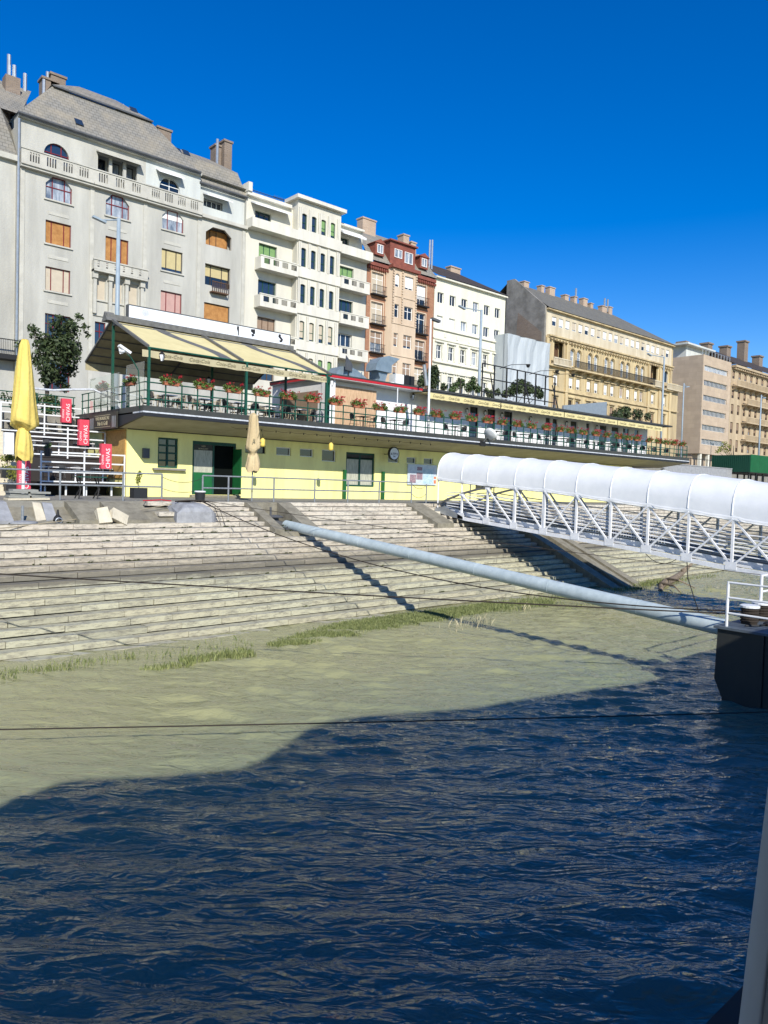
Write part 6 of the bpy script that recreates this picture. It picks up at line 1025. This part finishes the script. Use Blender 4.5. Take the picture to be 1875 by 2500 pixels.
m = MB(); g = random.Random(3); bl = [(g.uniform(11.5,15.0), 44.9, g.uniform(8.7,9.5), .4,.3,.3) for _ in range(22)]; m.leaves(bl, 1600, .09, seed=8); tag(m.build('hedge', 'leaf_mid', off=(13,44.9,8.45)), 'low hedge behind the green railing beside the terrace', 'hedge')
m = MB(); y_, z_ = 56, 9; mb2 = MB(); p0, p1 = at(720,1030,Y=57), at(790,1035,Y=57)
m = MB(); a1, b1 = at(1376,992,Y=46), at(1482,981,Y=46); m.prism([(a1.x,46,8.45),(a1.x,46,a1.z+.1),(b1.x,46,b1.z),(b1.x,46,8.45)], (0,.2,0)); tag(m.build('hoarding', 'zinc', off=(a1.x,46,8.45)), 'grey sheet hoarding above the flat roof before the ochre palace', 'hoarding')
# ================================================================== THE BOAT WE LOOK OUT OF
BT = thing('excursion_boat', 'dark window sill of the excursion boat at the lower right corner', 'boat', (4,-3,0)); m = MB(); m.box(-9, 17.5, -8, .34, -.5, 3.6); m.build('hull', 'boat_white', BT); m = MB(); m.box(-7, 17.4, .2, .342, 3.602, 4.425); m.build('window_sill', 'boat_dark', BT)
m = MB(); m.box(-3.4, 17, -8, -2.6, 3.61, 6.4); m.build('cabin', 'boat_dark', BT)
m = MB(); prof = [(-3.3,7.9),(-2.4,8.05),(-1.9,8.6),(-1.1,8.4),(-.3,8.1),(1.0,7.7),(1.9,7.45),(2.9,8.05),(3.7,8.45),(5.5,8.1),(7.3,7.6),(10.3,7.2),(13.6,6.7),(17.2,6.5)]; PX_ = np.arange(-3.3, 17.3, .25); PZ_ = np.interp(PX_, [a for a, _ in prof], [b for _, b in prof]); PZ_ = np.convolve(np.pad(PZ_, 3, 'edge'), [.08,.14,.18,.2,.18,.14,.08], 'valid'); prof = list(zip(PX_.tolist(), PZ_.tolist())); m.prism([(x,-7.5,z) for x, z in prof]+[(prof[-1][0],-7.5,6.2),(-3.3,-7.5,6.2)], (0,7.74,0)); m.build('roof', 'boat_white', BT)
for x in (3.2, 6.4, 9.6, 12.8, 16, -2.9): m = MB(); m.box(x, x+.09, .22, .33, 4.425, 6.2); m.build('window_post', 'boat_dark', BT)
t = thing('curtain', 'gathered pale grey curtain hanging at the boat window', 'curtain', (.45,.15,4.7)); m = MB(); n = 44; cA = at(1808,2470,Y=.15); cB = at(1877,1890,Y=.15); cS = (cB.x-cA.x)/(cB.z-cA.z); vs = []
for k_, z in enumerate(np.linspace(cA.z-.03, 6.0, 18)):
    for j in range(n+1):
        u = j/n; x = cA.x+.14*u+(z-cA.z)*cS; yy = .158-.015*math.sin(u*math.pi)-.005*(1+math.sin(u*60+.6*math.sin(z*5)))-.003*(1+math.sin(u*27+1)); vs.append((x, yy-.0, z))
m.add(vs, [(i*(n+1)+j, i*(n+1)+j+1, (i+1)*(n+1)+j+1, (i+1)*(n+1)+j) for i in range(17) for j in range(n)]); m.build('fabric', 'curtain', t, smooth=True); m = MB(); m.tube([(cA.x,.15,cA.z-.03),(cA.x+.07,.13,cA.z-.03),(cA.x+.14,.15,cA.z-.03)], .006, 6); m.build('hem', 'curtain', t)
for p in (CW, CI, CB, TW, TG, WT, LN, *protos):
    if p['label'] == 'x': 
        for ch in list(p.children): bpy.data.objects.remove(ch)
        bpy.data.objects.remove(p)
